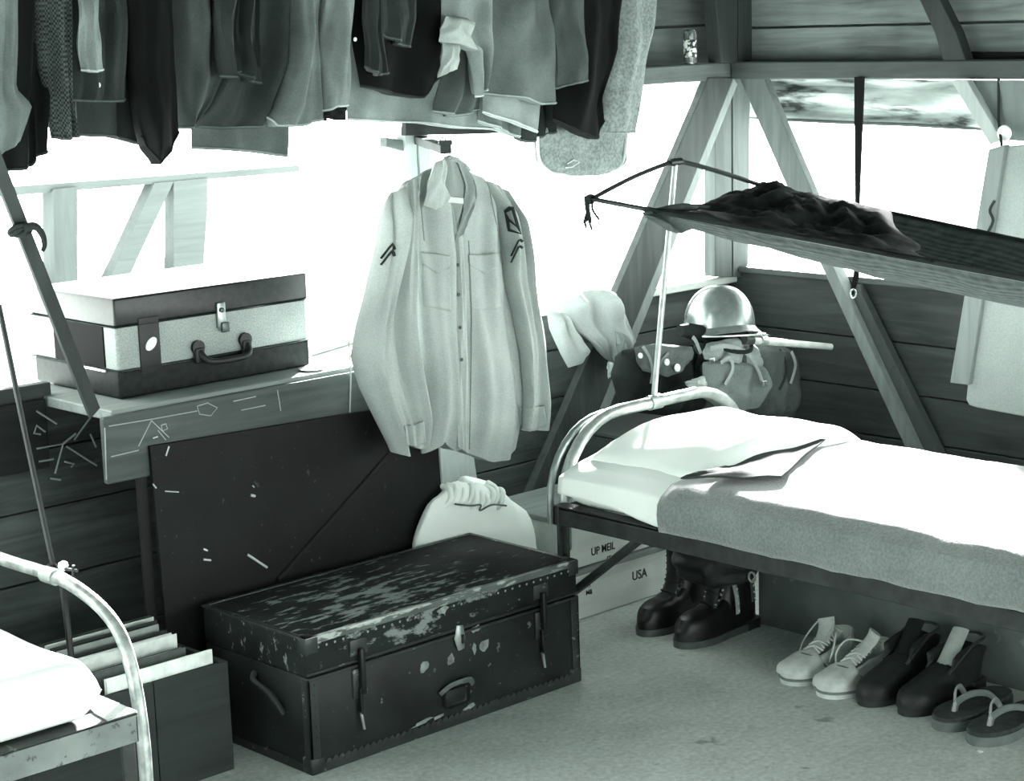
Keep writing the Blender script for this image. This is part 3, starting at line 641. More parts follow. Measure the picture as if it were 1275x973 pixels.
garment('khaki_shirt_tail', 'khaki shirt tail end peeping out below the pale square shirt', 'shirt', 604, 664, [(596, 152), (620, 162), (643, 172)], [(600, 110)], [(648, 110)], y=3.82, th=.016, v=.2, seed=27)
garment('dark_shirt_tail', 'small dark tail between the pale shirt and canvas satchel', 'shirt', 640, 690, [(640, 172), (655, 178), (688, 165)], [(640, 120)], [(689, 110)], y=3.845, th=.014, v=.05, seed=28)
garment('blue_grey_jacket', 'smooth blue-grey sleeve with turned cuff beside the broad grey coat', 'jacket', 682, 727, [(693, 112), (708, 105), (731, 102)], [(688, 50)], [(727, 40), (729, 60)], y=3.715, th=.024, v=.10, folds=((.005, .9, .2, .05),), seed=29)
garment('black_jacket', 'black jacket with uneven hem between blue-grey sleeve and speckled coat', 'jacket', 700, 772, [(690, 150), (712, 165), (740, 174), (748, 150)], [(694, 100)], [(764, 60), (745, 120)], y=3.765, th=.03, v=.014, folds=((.008, 1.4, .2, .1),), seed=30)
t = NT('speckled_wool'); c = t.mix(.6, t.ramp(t.noise(130, 3), [(.38, .10), (.62, .28)]), t.ramp(t.noise(20, 4), [(.3, .15), (.7, .22)])); M_speck = t.fin(c, .95, 0, .1)
garment('speckled_coat', 'light speckled wool coat, farthest right of the hanging clothes', 'coat', 762, 821, [(742, 166), (765, 167), (791, 166)], [(756, 50), (745, 120)], [(812, 40), (797, 120)], y=3.775, th=.028, mat=M_speck, folds=((.006, 1.1, .2, .05),), seed=31)
# canvas satchel below the coats
sb = thing('canvas_satchel', 'rounded canvas satchel hanging lowest under the black jacket', 'bag', (3.95, 3.87, 1.2))
bm = shell([(666, 150), (722, 150), (780, 150)], [(680, 213), (700, 219), (735, 219), (768, 213)], [(665, 180), (667, 200)], [(781, 180), (779, 200)], y0=3.86, th=.03, nz=.004, seed=33, nu=36, nv=22)
obj('bag_body', bm, M_speck, sb)
bm = B(); tube(bm, [P(672, 152, 1, 3.868), P(690, TOPY, 1, 3.868)], .010, 8, flat=(0, -1, 0)); tube(bm, [P(774, 152, 1, 3.868), P(750, TOPY, 1, 3.868)], .010, 8, flat=(0, -1, 0)); obj('strap', bm, fabric(.2), sb)
bm = B(); tube(bm, smooth_pts([P(x, y, 1, 3.842) for x, y in ((669, 170), (671, 198), (683, 213), (702, 217), (735, 217), (766, 211), (776, 198), (779, 172))], 5), .004, 8); obj('piping', bm, fabric(.42), sb)
bm = B(); tube(bm, [P(x, y, 1, 3.829) for x, y in ((706, 204), (714, 199), (721, 202), (712, 208), (704, 209))], .002, 6); obj('stitching', bm, M_ropel, sb)

# ================================================================== RIGHT BED
bx0, bx1, by0, by1, bz = 3.245, 3.935, 1.2, 3.37, .42
bd = thing('bunk_bed', 'iron cot with bent pipe head holding white mattress at the right', 'bed', ((bx0+bx1)/2, 2.4, 0))
M_pipe = plain(.42, .35, .55, .3, 30); M_rail = plain(.045, .55, .2, .35, 30)
hy = 3.375
def arch(y, x0, x1, zt, r, zb):
    pts = [(x0, y, zb), (x0, y, zt-r)]
    for k in range(1, 8): a = PI/2*k/8; pts.append((x0+r-r*math.cos(a), y, zt-r+r*math.sin(a)))
    pts += [(x0+r, y, zt), (x1-r, y, zt)]
    for k in range(1, 8): a = PI/2*k/8; pts.append((x1-r+r*math.sin(a), y, zt-r+r*math.cos(a)))
    pts += [(x1, y, zt-r), (x1, y, zb)]
    return pts
bm = B(); tube(bm, arch(hy, 3.29, 3.975, .618, .20, .30), .0155, 12); hf = obj('head_frame', bm, M_pipe, bd)
bm = B(); tube(bm, arch(hy+.045, 3.285, 3.98, .607, .19, .36), .009, 10); obj('inner_bow', bm, plain(.3, .35, .6), hf)
bm = B(); c0 = P(814, 497, 1, hy); tube(bm, [(c0.x-.02, hy, .618), (c0.x+.022, hy, .618)], .019, 14); obj('clamp', bm, M_pipe, hf)
for y in (3.35, 1.25):
    for x in (bx0+.012, bx1-.012):
        bm = B(); box(bm, (x-.017, y-.004, 0), (x+.017, y+.004, bz), .001, 1); box(bm, (x-.004, y-.02, 0), (x+.004, y+.016, bz), .001, 1); obj('leg', bm, M_rail, bd, smooth=False)
for x in (bx0, bx1):
    bm = B(); s = 1 if x == bx0 else -1
    box(bm, (min(x, x+.006*s), by0, bz-.045), (max(x, x+.006*s), by1, bz), .0015, 1); box(bm, (min(x, x+.04*s), by0, bz-.006), (max(x, x+.04*s), by1, bz+.002), .001, 1)
    obj('side_rail', bm, M_rail, bd, smooth=False)
for y in (by0, by1-.006):
    bm = B(); box(bm, (bx0, y, bz-.045), (bx1, y+.006, bz-.002), .001, 1); obj('end_rail', bm, M_rail, bd, smooth=False)
bm = B(); tube(bm, [(bx0+.012, 3.33, .20), (bx0+.012, 3.08, .39)], .011, 8); obj('leg_brace', bm, M_rail, bd)
bm = B()
for i in range(14): y = 1.3+i*.15; tube(bm, [(bx0+.02, y, bz-.01), (bx1-.02, y, bz-.01)], .003, 6)
for i in range(5): x = bx0+.1+i*.13; tube(bm, [(x, by0, bz-.014), (x, by1-.02, bz-.014)], .003, 6)
obj('spring_mesh', bm, M_steel, bd)

def cl(u): return .35*u+.65*(.5-.5*math.cos(PI*u))
def pad(x0, x1, y0, y1, z0, z1, rr, crown, seed, nu=40, nv=70, amp=.004, edge=None):
    """a soft slab: rounded rim, crowned and gently lumpy top"""
    bm = B(); g = []
    prof = [(0, 0)] # cross-section ring sampled around
    m = 28
    rings = []
    for j in range(nv+1):
        t = cl(j/nv); y = y0+(y1-y0)*t; ey = min(1, min(t, 1-t)*(y1-y0)/rr); se = math.sqrt(max(0, 1-(1-ey)**2))
        ring = []
        for k in range(nu):
            s = cl(k/(nu-1)); x = x0+(x1-x0)*s; ex = min(1, min(s, 1-s)*(x1-x0)/rr); sx = math.sqrt(max(0, 1-(1-ex)**2))
            h = (z1-z0)*(.5+.5*min(se, 1)*sx) + crown*math.sin(PI*s)**.7*min(1, se) + amp*2*noise.noise(V((x*7, y*7, seed)))*sx*se
            ring.append(V((x, y, z0+h)))
        for k in range(nu-1, -1, -1):
            s = cl(k/(nu-1)); x = x0+(x1-x0)*s; ex = min(1, min(s, 1-s)*(x1-x0)/rr); sx = math.sqrt(max(0, 1-(1-ex)**2))
            ring.append(V((x, y, z0+(z1-z0)*(.5-.5*min(se, 1)*sx))))
        rings.append(ring)
    loft(bm, rings); bmesh.ops.remove_doubles(bm, verts=bm.verts, dist=1e-5); return bm
mz = bz+.003
obj('mattress', pad(3.262, 3.925, 1.22, 3.345, mz, mz+.075, .04, .012, 2), M_sheet, None, label='thin white mattress on the pipe-headed cot at right', cat='mattress')
# pillow under the turned-down sheet
bm = pad(3.34, 3.90, 2.93, 3.335, mz+.082, mz+.125, .06, .055, 5, 36, 30, .006)
obj('pillow', bm, M_sheet, None, label='plump white pillow at the pipe head of the right cot', cat='pillow')
# sheet: over the pillow foot, down the near side at the head
def drape(stations, mat, name, th=.006, nseg=44, **kw):
    """cloth over a bed: each station gives a cross-section polyline (x,z) at y"""
    bm = B(); O, I = [], []
    rings = []
    for y, prof, dy in stations:
        pl = resample([(a, b) for a, b in prof], nseg); rings.append([V((p.x, y+dy*(i/nseg), p.y)) for i, p in enumerate(pl)])
    # refine between stations
    fine = []
    for a, b in zip(rings, rings[1:]):
        for k in range(5): fine.append([p.lerp(q, k/5) for p, q in zip(a, b)])
    fine.append(rings[-1]); 
    for r_ in fine:
        for p in r_:
            p += V((0, 0, .004*noise.noise(p*9)+.0025*noise.noise(p*23)))
            p.x += .004*noise.noise(p*11+V((7, 0, 0)))
    loft(bm, fine, caps=False, closed=False)
    o = obj(name, bm, mat, None, **kw)
    m_ = o.modifiers.new('thickness', 'SOLIDIFY'); m_.thickness = th; m_.offset = 1
    return o
tz = mz+.10
st_ = []
for y, low, lift in ((3.35, .455, .0), (3.25, .452, .006), (3.1, .440, .008), (3.02, .428, .0), (2.96, .424, -.002), (2.91, .424, -.002)):
    st_.append((y, [(3.243, low), (3.243, .46), (3.25, .495), (3.30, .512+lift), (3.40, .535+lift*.5), (3.44, .545)], 0))
drape(st_, M_sheet, 'bed_sheet', .008, label='white sheet folded over the near edge at the head of the right cot', cat='sheet')
# wool blanket
t = NT('wool_blanket'); c = t.mix(.4, t.ramp(t.noise(6, 5), [(.3, .15), (.7, .22)]), t.ramp(t.noise(160, 3), [(.35, .13), (.65, .27)]))
t.b.inputs['Sheen Weight'].default_value = .5; t.bump(t.noise(220, 3), .5, .003); M_blank = t.fin(c, .95, 0, .1)
st_ = []
for i in range(14):
    y = 2.995-i*.138; e = .012 if i == 0 else 0
    st_.append((y, [(3.228, .425), (3.226, .46), (3.234, .50-e), (3.275, .523-e), (3.45, .538-e), (3.70, .538-e), (3.90, .520-e), (3.945, .49), (3.948, .44)], .08))
bl = drape(st_, M_blank, 'wool_blanket', .010, label='fuzzy pale wool blanket spread over the right cot', cat='blanket')
R3 = random.Random(5)
bm = B()
for i in range(900):       # nap along the near upper edge
    y = R3.uniform(1.6, 2.97); x = 3.232+R3.uniform(-.004, .03); z = .50+(x-3.232)*.6+R3.uniform(-.004, .003)
    d = V((-.5+R3.uniform(-.4, .3), R3.uniform(-.6, .6), .9)).normalized()*R3.uniform(.006, .014); s = V((0, .0011, 0))
    a = V((x, y, z)); vs = [bm.verts.new(a-s), bm.verts.new(a+s), bm.verts.new(a+d)]; bm.faces.new(vs)
obj('nap', bm, M_blank, bl, kind='stuff')
# flat dark grey patch between pillow and turned-down top
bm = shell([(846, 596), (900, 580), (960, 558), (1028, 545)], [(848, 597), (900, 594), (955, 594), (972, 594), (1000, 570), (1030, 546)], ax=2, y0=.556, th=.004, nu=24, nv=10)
obj('grey_bed_patch', bm, fabric(.07), None, label='flat grey patch between pillow and turned-down blanket', cat='blanket')

# upper bunk canvas ----------------------------------------------------
ub = thing('hanging_cot', 'sagging dark canvas cot slung from thin pipe above the right bed', 'cot', (3.7, 2.8, 1.1))
Fp, Kp, Tp = P(735, 248, 0, 3.38), P(950, 232, 0, 4.03), P(840, 200, 1, 3.35)
F2 = P(1262, 345, 0, 3.38); K2 = P(1222, 290, 0, 4.03)
Fdir = (F2-Fp); Kdir = (K2-Kp)
M_rod = plain(.05, .4, .5)
bm = B(); tube(bm, smooth_pts([Kp, Kp.lerp(Tp, .5)+V((0, 0, .004)), Tp+V((.02, 0, -.004)), Tp+V((-.02, 0, -.004)), Tp.lerp(Fp, .5)+V((0, 0, .006)), Fp+V((.01, 0, .002)), Fp+V((0, -.01, 0)), Fp.lerp(F2, .15)], 6), .006, 8); obj('head_bow', bm, M_rod, ub)
bm = B(); tube(bm, [Fp+Fdir*.15, Fp+Fdir*1.5], .007, 8); obj('side_pole', bm, M_rod, ub)
bm = B(); tube(bm, [Kp, Kp+Kdir*2.2], .007, 8); obj('side_pole', bm, M_rod, ub)
t = NT('striped_canvas'); w = t.n('ShaderNodeTexWave', wave_type='BANDS', bands_direction='X'); w.inputs['Scale'].default_value = 16; w.inputs['Distortion'].default_value = 1.2; w.inputs['Detail'].default_value = 2
t.l(t.tc.outputs['Object'], w.inputs['Vector']); c = t.mix(.6, t.ramp(w.outputs['Fac'], [(.2, .07), (.8, .15)]), t.ramp(t.noise(40, 4), [(.3, .06), (.7, .14)])); M_canv = t.fin(c, .9, 0, .1)
bm = B(); rows = []; nst = 46; nc = 34
for i in range(nst+1):
    a = .165+(1.5-.165)*i/nst; f = Fp+Fdir*a; k = Kp+Kdir*(a*Fdir.y/Kdir.y); k.y = f.y
    e = min(1, i/9); sag = .045+.05*math.sin(PI*min(1, i/40))**.7
    row = []
    for j in range(nc+1):
        s = j/nc; p = f.lerp(k, s); cur = (4*s*(1-s))**.75
        p.z -= sag*cur; p.y += (1-e)*(.03*math.sin(s*PI*3)) - (1-e)*.05*cur*0 + (0 if i else .02*math.sin(s*9))
        p.z += .008*noise.noise(V((s*5, i*.35, 3)))*(1 if 0 < j < nc else .3) + (.010*math.sin(s*20+i*.2))*(1-e)*.5
        row.append(p)
    rows.append(row)
loft(bm, rows, caps=False, closed=False); o = obj('canvas', bm, M_canv, ub); m_ = o.modifiers.new('thickness', 'SOLIDIFY'); m_.thickness = .005; m_.offset = 0
def tie(bm, c, n, ln, seed):
    rr = random.Random(seed)
    for i in range(n):
        a = c+V((rr.uniform(-.012, .012), rr.uniform(-.01, .01), 0))
        tube(bm, smooth_pts([a+V((0, 0, .008)), a+V((rr.uniform(-.012, .012), 0, -.25*ln)), a+V((rr.uniform(-.012, .012), rr.uniform(-.01, .01), -.6*ln)), a+V((rr.uniform(-.02, .02), 0, -ln*rr.uniform(.6, 1)))], 5), .003, 6)
    for i in range(3): tube(bm, [c+V((.010*math.cos(q*PI/5), .004*(i-1), .010*math.sin(q*PI/5))) for q in range(10)], .003, 6, closed=True)
bm = B(); tie(bm, Fp, 6, .08, 1); obj('rope_tie', bm, fabric(.05), ub)
bm = shell([(799, 265), (828, 256), (850, 253), (884, 256)], [(806, 272), (828, 285), (843, 291), (862, 284), (890, 270)], y0=3.14, th=.012, folds=((.006, 2.4, .1, .3), (.003, 5, .2, .4)), nz=.008, seed=71, nu=30, nv=16); obj('head_hem', bm, fabric(.11, 500, .3), ub, label='paler gathered hem of the canvas')
bm = B(); tie(bm, Kp, 5, .05, 2); obj('rope_tie', bm, M_rope, ub)
# support pole between lower head pipe and the bow
pl = thing('support_pole', 'slim pale pole rising from the cot head pipe to the hanging cot', 'pole', (c0.x, hy, .6))
pb_ = V((c0.x, hy, .634)); bm = B(); tube(bm, [pb_, pb_.lerp(Tp, .5)], .0075, 10); tube(bm, [pb_.lerp(Tp, .5), Tp+V((0, 0, -.008))], .0068, 10); obj('pole', bm, plain(.32, .35, .6), pl)
bm = B(); tube(bm, [Tp+V((-.022, 0, -.004)), Tp+V((.022, 0, -.004))], .010, 10); tube(bm, [pb_.lerp(Tp, .985), Tp], .009, 10); obj('pole_cap', bm, M_rod, pl)
# rumpled dark netting on the bunk
cs = [P(950, 234, 0, 4.0), P(1075, 256, 0, 4.0)]
bm = B(); NX, NYY = 50, 40; rows = []
for i in range(NYY+1):
    t_ = i/NYY; row = []
    for j in range(NX+1):
        s = j/NX; wob = .05*noise.noise(V((s*3, 8, 2)))
        f = Fp+Fdir*(.17+(.66+wob)*t_); k = Kp+Kdir*(-.015+(.62+wob)*t_); p = k.lerp(f, s*1.02)
        hump = (4*s*(1-s))**.45
        p.z += -.022*(4*s*(1-s)) + .006 + hump*min(1, t_*5+.25)*min(1, (1-t_)*5)*((.016+.014*(s < .55)*math.sin(PI*s/.55))+.034*noise.noise(V((s*4+t_*2, t_*6, 4)))+.018*noise.noise(V((s*9, t_*14+s*6, 9)))+.008*noise.noise(V((s*24, t_*30, 2))))
        row.append(p)
    rows.append(row)
loft(bm, rows, caps=False, closed=False); o = obj('mosquito_net', bm, fabric(.035, 500, .4), None, label='dark rumpled cloth bundled over the head end of the hanging cot', cat='netting'); m_ = o.modifiers.new('thickness', 'SOLIDIFY'); m_.thickness = .006; m_.offset = -1
# strap
stp = thing('window_strap', 'dark strap hanging from the window beam to the sill behind the hanging cot', 'strap', (4.62, 3.5, 1.385))
bm = B(); a, b = P(1069, 97, 0, 4.625), P(1067, 250, 0, 4.625); c_ = P(1062, 366, 0, 4.625)
prism(bm, [P(1063, 96, 0, 4.625), P(1075, 96, 0, 4.625), P(1073, 150, 0, 4.625), P(1069, 255, 0, 4.625), P(1068, 345, 0, 4.625), P(1060, 368, 0, 4.625), P(1058, 366, 0, 4.625), P(1062, 340, 0, 4.625), P(1064, 255, 0, 4.625), P(1063, 150, 0, 4.625)], (.006, 0, 0), .0008); obj('strap', bm, fabric(.012), stp, smooth=False)
bm = B(); tube(bm, [P(1062, 366, 0, 4.622)+V((0, .010*math.cos(k*PI/6), .013*math.sin(k*PI/6))) for k in range(12)], .003, 6, closed=True); obj('ring', bm, M_steel, stp)
# folded canvas stretcher at the right
fc = thing('folded_stretcher', 'pale canvas panel with wooden batten hanging at the right wall', 'stretcher', (4.5, 3.0, .5))
for poly, x, d, m_, nm in (([(1230, 186), (1251, 180), (1206, 480), (1182, 477)], 4.55, .025, wood(.2, 'z', .25), 'batten'),):
    bm = B(); prism(bm, [P(a, b, 0, x) for a, b in poly], (d, 0, 0), .003); obj(nm, bm, m_, fc, smooth=False)
bm = B(); prism(bm, [P(a, b, 0, 4.565) for a, b in ((1254, 182), (1300, 178), (1300, 524), (1215, 508), (1206, 505), (1202, 498), (1208, 440))], (.025, 0, 0), .004); obj('canvas_panel', bm, fabric(.30, 500, .1), fc, smooth=False)
bm = B(); tube(bm, smooth_pts([P(1238, 250, 0, 4.545), P(1232, 262, 0, 4.54), P(1236, 275, 0, 4.545), P(1229, 290, 0, 4.545)], 4), .004, 6); obj('lashing', bm, M_rope, fc)
bm = B(); q = P(1250, 166, 0, 4.59); lathe(bm, [(.001, -.004), (.02, -.004), (.022, .0), (.02, .004), (.001, .004)], q, 20, (-1, 0, 0)); 
bm2 = B(); tube(bm2, [P(1247, 184, 0, 4.56), P(1243, 150, 0, 4.62), P(1243, 96, 0, 4.64)], .004, 6); obj('hanging_cord', bm2, M_rope, fc)
obj('white_disc', bm, plain(.75, .4), None, label='round white disc on the pale brace at the right window edge', cat='disc')

# crumpled awning outside the right window
bm = B(); rows = []
aw = [(4.80, y) for y in [4.3-.06*i for i in range(60)]]
for i in range(60):
    y = 4.3-.06*i; row = []
    for j in range(15):
        s = j/14; z = 1.40-.135*s-.004*i*.35; x = 4.75+.09*s+.03*noise.noise(V((y*2.5, s*4, 1)))+.018*math.sin(s*11+noise.noise(V((y*3, 0, 5)))*4)
        row.append(V((x, y, z)))
    rows.append(row)
loft(bm, rows, caps=False, closed=False)
t = NT('awning_canvas'); c = t.ramp(t.noise(5, 5, t.mapping((1, 1, 5))), [(.36, .05), (.47, .26), (.7, .4)]); M_awn = t.fin(c, .9)
awn = obj('rolled_awning', bm, M_awn, None, label='crumpled pale canvas awning hanging outside the right-hand window', cat='awning'); m_ = awn.modifiers.new('thickness', 'SOLIDIFY'); m_.thickness = .004
bm = B(); tube(bm, [r_[-1]+V((0, 0, -.002)) for r_ in rows], .006, 8); obj('hem_rope', bm, plain(.08, .8), awn)

# ================================================================== GEAR BEHIND THE BED HEAD
# ammunition style crates
t = NT('crate_wood'); M_crate = wood(.55, 'x', .2, scale=.7)
def crate(z0, z1, label, texts):
    cr = thing('wooden_crate', label, 'crate', (3.95, 3.78, z0), group='stencilled crates by the cot head')
    bm = B(); box(bm, (3.50, 3.615, z0+.002), (4.30, 3.90, z1-.014), .003, 1); obj('crate_body', bm, M_crate, cr, smooth=False)
    bm = B(); box(bm, (3.495, 3.60, z1-.014), (4.305, 3.905, z1), .002, 1); obj('lid', bm, wood(.2, 'x', .3), cr, smooth=False)
    bm = B()
    for x in (3.50, 4.24): box(bm, (x, 3.600, z0+.002), (x+.055, 3.616, z1-.014), .002, 1)
    obj('end_batten', bm, M_crate, cr, smooth=False)
    for s, px, py, size, sx in texts:
        q = P(px, py, 1, 3.614); text(s, size, M_ink, cr, (q.x, 3.6145, q.z), (1, 0, 0), (0, 0, 1), sx=sx)
crate(0, .143, 'pale crate with USA stencil on the floor under the cot head, lower of two', (('USA', 796, 716, .036, .9), ('EXT', 731, 730, .016, 1), ('M8', 733, 738, .018, 1)))
crate(.143, .293, 'pale crate with UP MEIL stencil, upper of the stack under the cot head', (('UP', 741, 687, .03, .9), ('MEIL', 757, 682, .03, .85), ('IT', 758, 696, .02, 1)))
crb = thing('equipment_chest', 'dark chest stacked on pale crates behind the cot head, under the field pack', 'chest', (3.95, 3.78, .293))
bm = B(); box(bm, (3.86, 3.61, .2945), (4.45, 3.92, .43), .004, 1); obj('chest_body', bm, wood(.05, 'x', .3), crb, smooth=False)
bm = B(); box(bm, (3.855, 3.605, .43), (4.455, 3.925, .444), .002, 1); obj('lid', bm, wood(.06, 'x', .3), crb, smooth=False)
# field pack
GY = 3.66
pk = thing('field_pack', 'canvas field pack with straps and buckles standing under the steel helmet', 'pack', (4.2, GY, .444))
M_pack = fabric(.075, 500, .35); M_packd = fabric(.03, 500, .3)
bm = shell([(865, 432), (880, 424), (925, 420), (965, 424), (985, 436)], [(868, 518), (920, 522), (985, 515)], [(858, 470)], [(992, 470)], y0=GY, th=.07, folds=((.008, 2.3, .2, .3), (.005, 5, .4, -.4)), nz=.012, seed=41, nu=44, nv=30); obj('main_sack', bm, M_pack, pk)
bm = shell([(876, 452), (895, 446), (930, 448), (950, 456)], [(888, 500), (915, 512), (945, 506)], [(876, 475)], [(956, 480)], y0=GY-.07, th=.025, folds=((.008, 2.6, .2, .2),), nz=.01, seed=42, nu=30, nv=22); obj('outer_pocket', bm, fabric(.15, 500, .2), pk)
bm = shell([(880, 428), (915, 420), (940, 430)], [(878, 448), (915, 452), (950, 462)], [(875, 440)], [(952, 448)], y0=GY-.078, th=.012, folds=((.006, 3, .1, .2),), seed=43, nu=24, nv=10); obj('flap', bm, fabric(.22, 500, .2), pk)
def strap(par, pts, y, r, mat, nm='strap'):
    bm = B(); tube(bm, smooth_pts([P(a, b, 1, y) for a, b in pts], 6), r, 8, flat=(0, -1, 0)); return obj(nm, bm, mat, par)
strap(pk, [(884, 434), (905, 431), (930, 440), (942, 458), (950, 480)], GY-.10, .007, fabric(.24)); strap(pk, [(970, 436), (978, 452), (977, 470), (970, 485)], GY-.075, .006, M_packd); strap(pk, [(985, 438), (990, 455), (984, 478)], GY-.06, .006, fabric(.2))
strap(pk, [(897, 452), (908, 446), (912, 460), (902, 480)], GY-.105, .006, fabric(.26)); strap(pk, [(872, 440), (866, 425), (862, 420)], GY-.08, .006, fabric(.2))
for x, y in ((951, 478), (886, 450)):
    bm = B(); q = P(x, y, 1, GY-.108); tube(bm, [q+V((.009, 0, .007)), q+V((-.009, 0, .007)), q+V((-.009, 0, -.007)), q+V((.009, 0, -.007))], .002, 6, closed=True); obj('buckle', bm, M_brass, pk)
# pale pouch at the foot of the pack
bm = shell([(853, 476), (876, 468)], [(860, 487), (880, 480)], y0=GY-.12, th=.012, nu=12, nv=8); obj('canvas_pouch', bm, fabric(.4), None, label='small pale pouch lying against the field pack behind the pillow', cat='pouch')
# belt kit at left of the pack
kt = thing('webbing_kit', 'dark webbing bag with two white snap studs left of field pack', 'bag', (4.0, GY, .444))
bm = shell([(776, 438), (800, 430), (835, 432), (862, 430)], [(775, 512), (820, 516), (866, 510)], [(768, 470)], [(868, 470)], y0=GY+.02, th=.06, folds=((.010, 2.2, .3, .3), (.006, 4.5, .1, .5)), nz=.012, seed=44, nu=34, nv=24); obj('bag_body', bm, M_packd, kt)
bm = shell([(790, 434), (815, 428), (862, 432)], [(800, 462), (830, 470), (858, 452)], [(792, 450)], [(864, 440)], y0=GY-.045, th=.014, folds=((.005, 2, .1, .2),), seed=45, nu=22, nv=12); obj('flap', bm, fabric(.12, 500, .3), kt)
for x, y, r in ((829, 451, .009), (842, 458, .0105), (796, 443, .007)):
    bm = B(); lathe(bm, [(.001, 0), (r, .001), (r, .004), (.001, .008)], P(x, y, 1, GY-.062), 16, (0, -1, 0), 1, 1.15); obj('snap_stud', bm, plain(.7, .3), kt)
strap(kt, [(800, 432), (808, 445), (812, 462), (810, 478)], GY-.06, .005, fabric(.2)); strap(kt, [(818, 462), (823, 450), (832, 440)], GY-.064, .005, fabric(.16))
# dark roll under the helmet
bm = B(); a, b = P(846, 412, 1, GY-.02), P(955, 424, 1, GY-.02); pts = [a.lerp(b, k/10)+V((0, 0, .003*math.sin(k*2))) for k in range(11)]; tube(bm, pts, [.016, .022, .025, .026, .026, .026, .026, .025, .024, .022, .016], 14)
obj('blanket_roll', bm, M_packd, None, label='dark cloth roll lying across the pack beneath the helmet', cat='roll')
# rod
rd = thing('steel_rod', 'pale metal rod with a collar sticking out right from under the helmet', 'rod', (4.5, GY-.03, .6))
a, b = P(936, 424, 1, GY-.10), P(1034, 432, 1, GY-.10)
bm = B(); tube(bm, [a, a.lerp(b, .06), b, b+(b-a).normalized()*.004], [.011, .0115, .0095, .006], 14); obj('barrel', bm, plain(.5, .4, .2), rd)
bm = B(); q = a.lerp(b, .14); tube(bm, [q+(a-b)*.05, q+(b-a)*.02], .016, 14); box(bm, (q.x-.006, q.y-.006, q.z+.012), (q.x+.006, q.y+.006, q.z+.024), .003, 2); obj('collar', bm, plain(.4, .3, .7), rd)
bm = B(); tube(bm, [a+(a-b)*.10, a], [.014, .013], 12); obj('stock', bm, plain(.06, .5), rd)
# helmet
hc = P(895, 411, 1, GY-.01); hr = P(938, 408, 1, GY-.01).x-hc.x
hl = thing('steel_helmet', 'shiny steel helmet resting on the field pack behind the bed', 'helmet', (hc.x, GY-.01, hc.z))
t = NT('helmet_paint'); c = t.ramp(t.noise(40, 4), [(.3, .17), (.7, .23)]); M_helm = t.fin(c, .26, .55, .6)
hr = .101; hh = .128
prof = [(.001, hh)]
for k in range(1, 15): a = PI/2*k/14; prof.append((hr*.93*math.sin(a)**.9, hh*math.cos(a)**.92*.93+hh*.07))
prof += [(hr*.95, .008), (hr*1.0, .0), (hr*1.07, -.006), (hr*1.10, -.008), (hr*1.09, -.010), (hr*.98, -.003), (hr*.90, .006)]
bm = B(); lathe(bm, prof, (0, 0, 0), 48, (0, 0, 1), 1.0, 1.12)
for v in bm.verts:
    if v.co.z < .01: v.co.z += .010*math.cos(math.atan2(v.co.y, v.co.x)*2)*-.6
bmesh.ops.transform(bm, matrix=Matrix.Translation(hc) @ Matrix.Rotation(math.radians(7), 4, 'Y') @ Matrix.Rotation(math.radians(-5), 4, 'X'), verts=bm.verts)
obj('shell', bm, M_helm, hl)
bm = B(); tube(bm, [hc+Matrix.Rotation(math.radians(7), 3, 'Y')@V((hr*1.10*math.cos(2*PI*k/40), hr*1.10*1.12*math.sin(2*PI*k/40), -.009-.006*math.cos(4*PI*k/40))) for k in range(40)], .0028, 6, closed=True); obj('rim', bm, plain(.5, .3, .6), hl)
bm = B(); tube(bm, smooth_pts([hc+V((-hr*1.0, -.03, -.012)), hc+V((-hr*.5, -.09, -.045)), hc+V((hr*.2, -.1, -.05)), hc+V((hr*.95, -.03, -.02))], 6), .006, 8, flat=(0, -1, 0)); obj('chin_strap', bm, M_packd, hl)
# cloth over the sill
hc2 = thing('draped_cloth', 'pale folded cloth draped over the window sill at the brace', 'cloth', (4.0, 3.96, .75))
bm = shell([(690, 378), (705, 372), (728, 362), (752, 361), (768, 366)], [(746, 438), (758, 446), (771, 453), (790, 424)], [(704, 398), (722, 416), (738, 430)], [(776, 380), (783, 400)], y0=3.945, th=.022, folds=((.012, 1.8, .2, .5), (.006, 3.7, .5, .3)), nz=.01, seed=51, nu=40, nv=30); obj('cloth', bm, M_kh, hc2)
bm = shell([(679, 386), (690, 388), (706, 392)], [(707, 458), (722, 452), (734, 436)], [(684, 410), (697, 440)], [(718, 414)], y0=3.925, th=.012, folds=((.006, 1.4, .2, .3),), seed=52, nu=20, nv=24); obj('folded_flap', bm, M_kh, hc2)
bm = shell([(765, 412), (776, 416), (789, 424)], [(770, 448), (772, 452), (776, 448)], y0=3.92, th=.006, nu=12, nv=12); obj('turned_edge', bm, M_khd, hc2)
bm = shell([(757, 450), (764, 452)], [(757, 472), (762, 462)], y0=3.94, th=.005, nu=8, nv=8); obj('hanging_corner', bm, M_kh, hc2)

# plywood sheet standing under the bed
bm = B(); box(bm, (3.86, 1.15, .0), (3.872, 3.24, .395), .002, 1)
t = NT('peeling_panel'); c = t.ramp(t.noise(4, 6), [(.3, .10), (.7, .18)]); c = t.mix(t.ramp(t.noise(9, 5), [(.64, (0, 0, 0, 1)), (.67, (.6, .6, .6, 1))]), c, G(.25))
obj('plywood_sheet', bm, t.fin(c, .8), None, smooth=False, label='grey peeling plywood sheet standing under the right cot behind the shoes', cat='board')

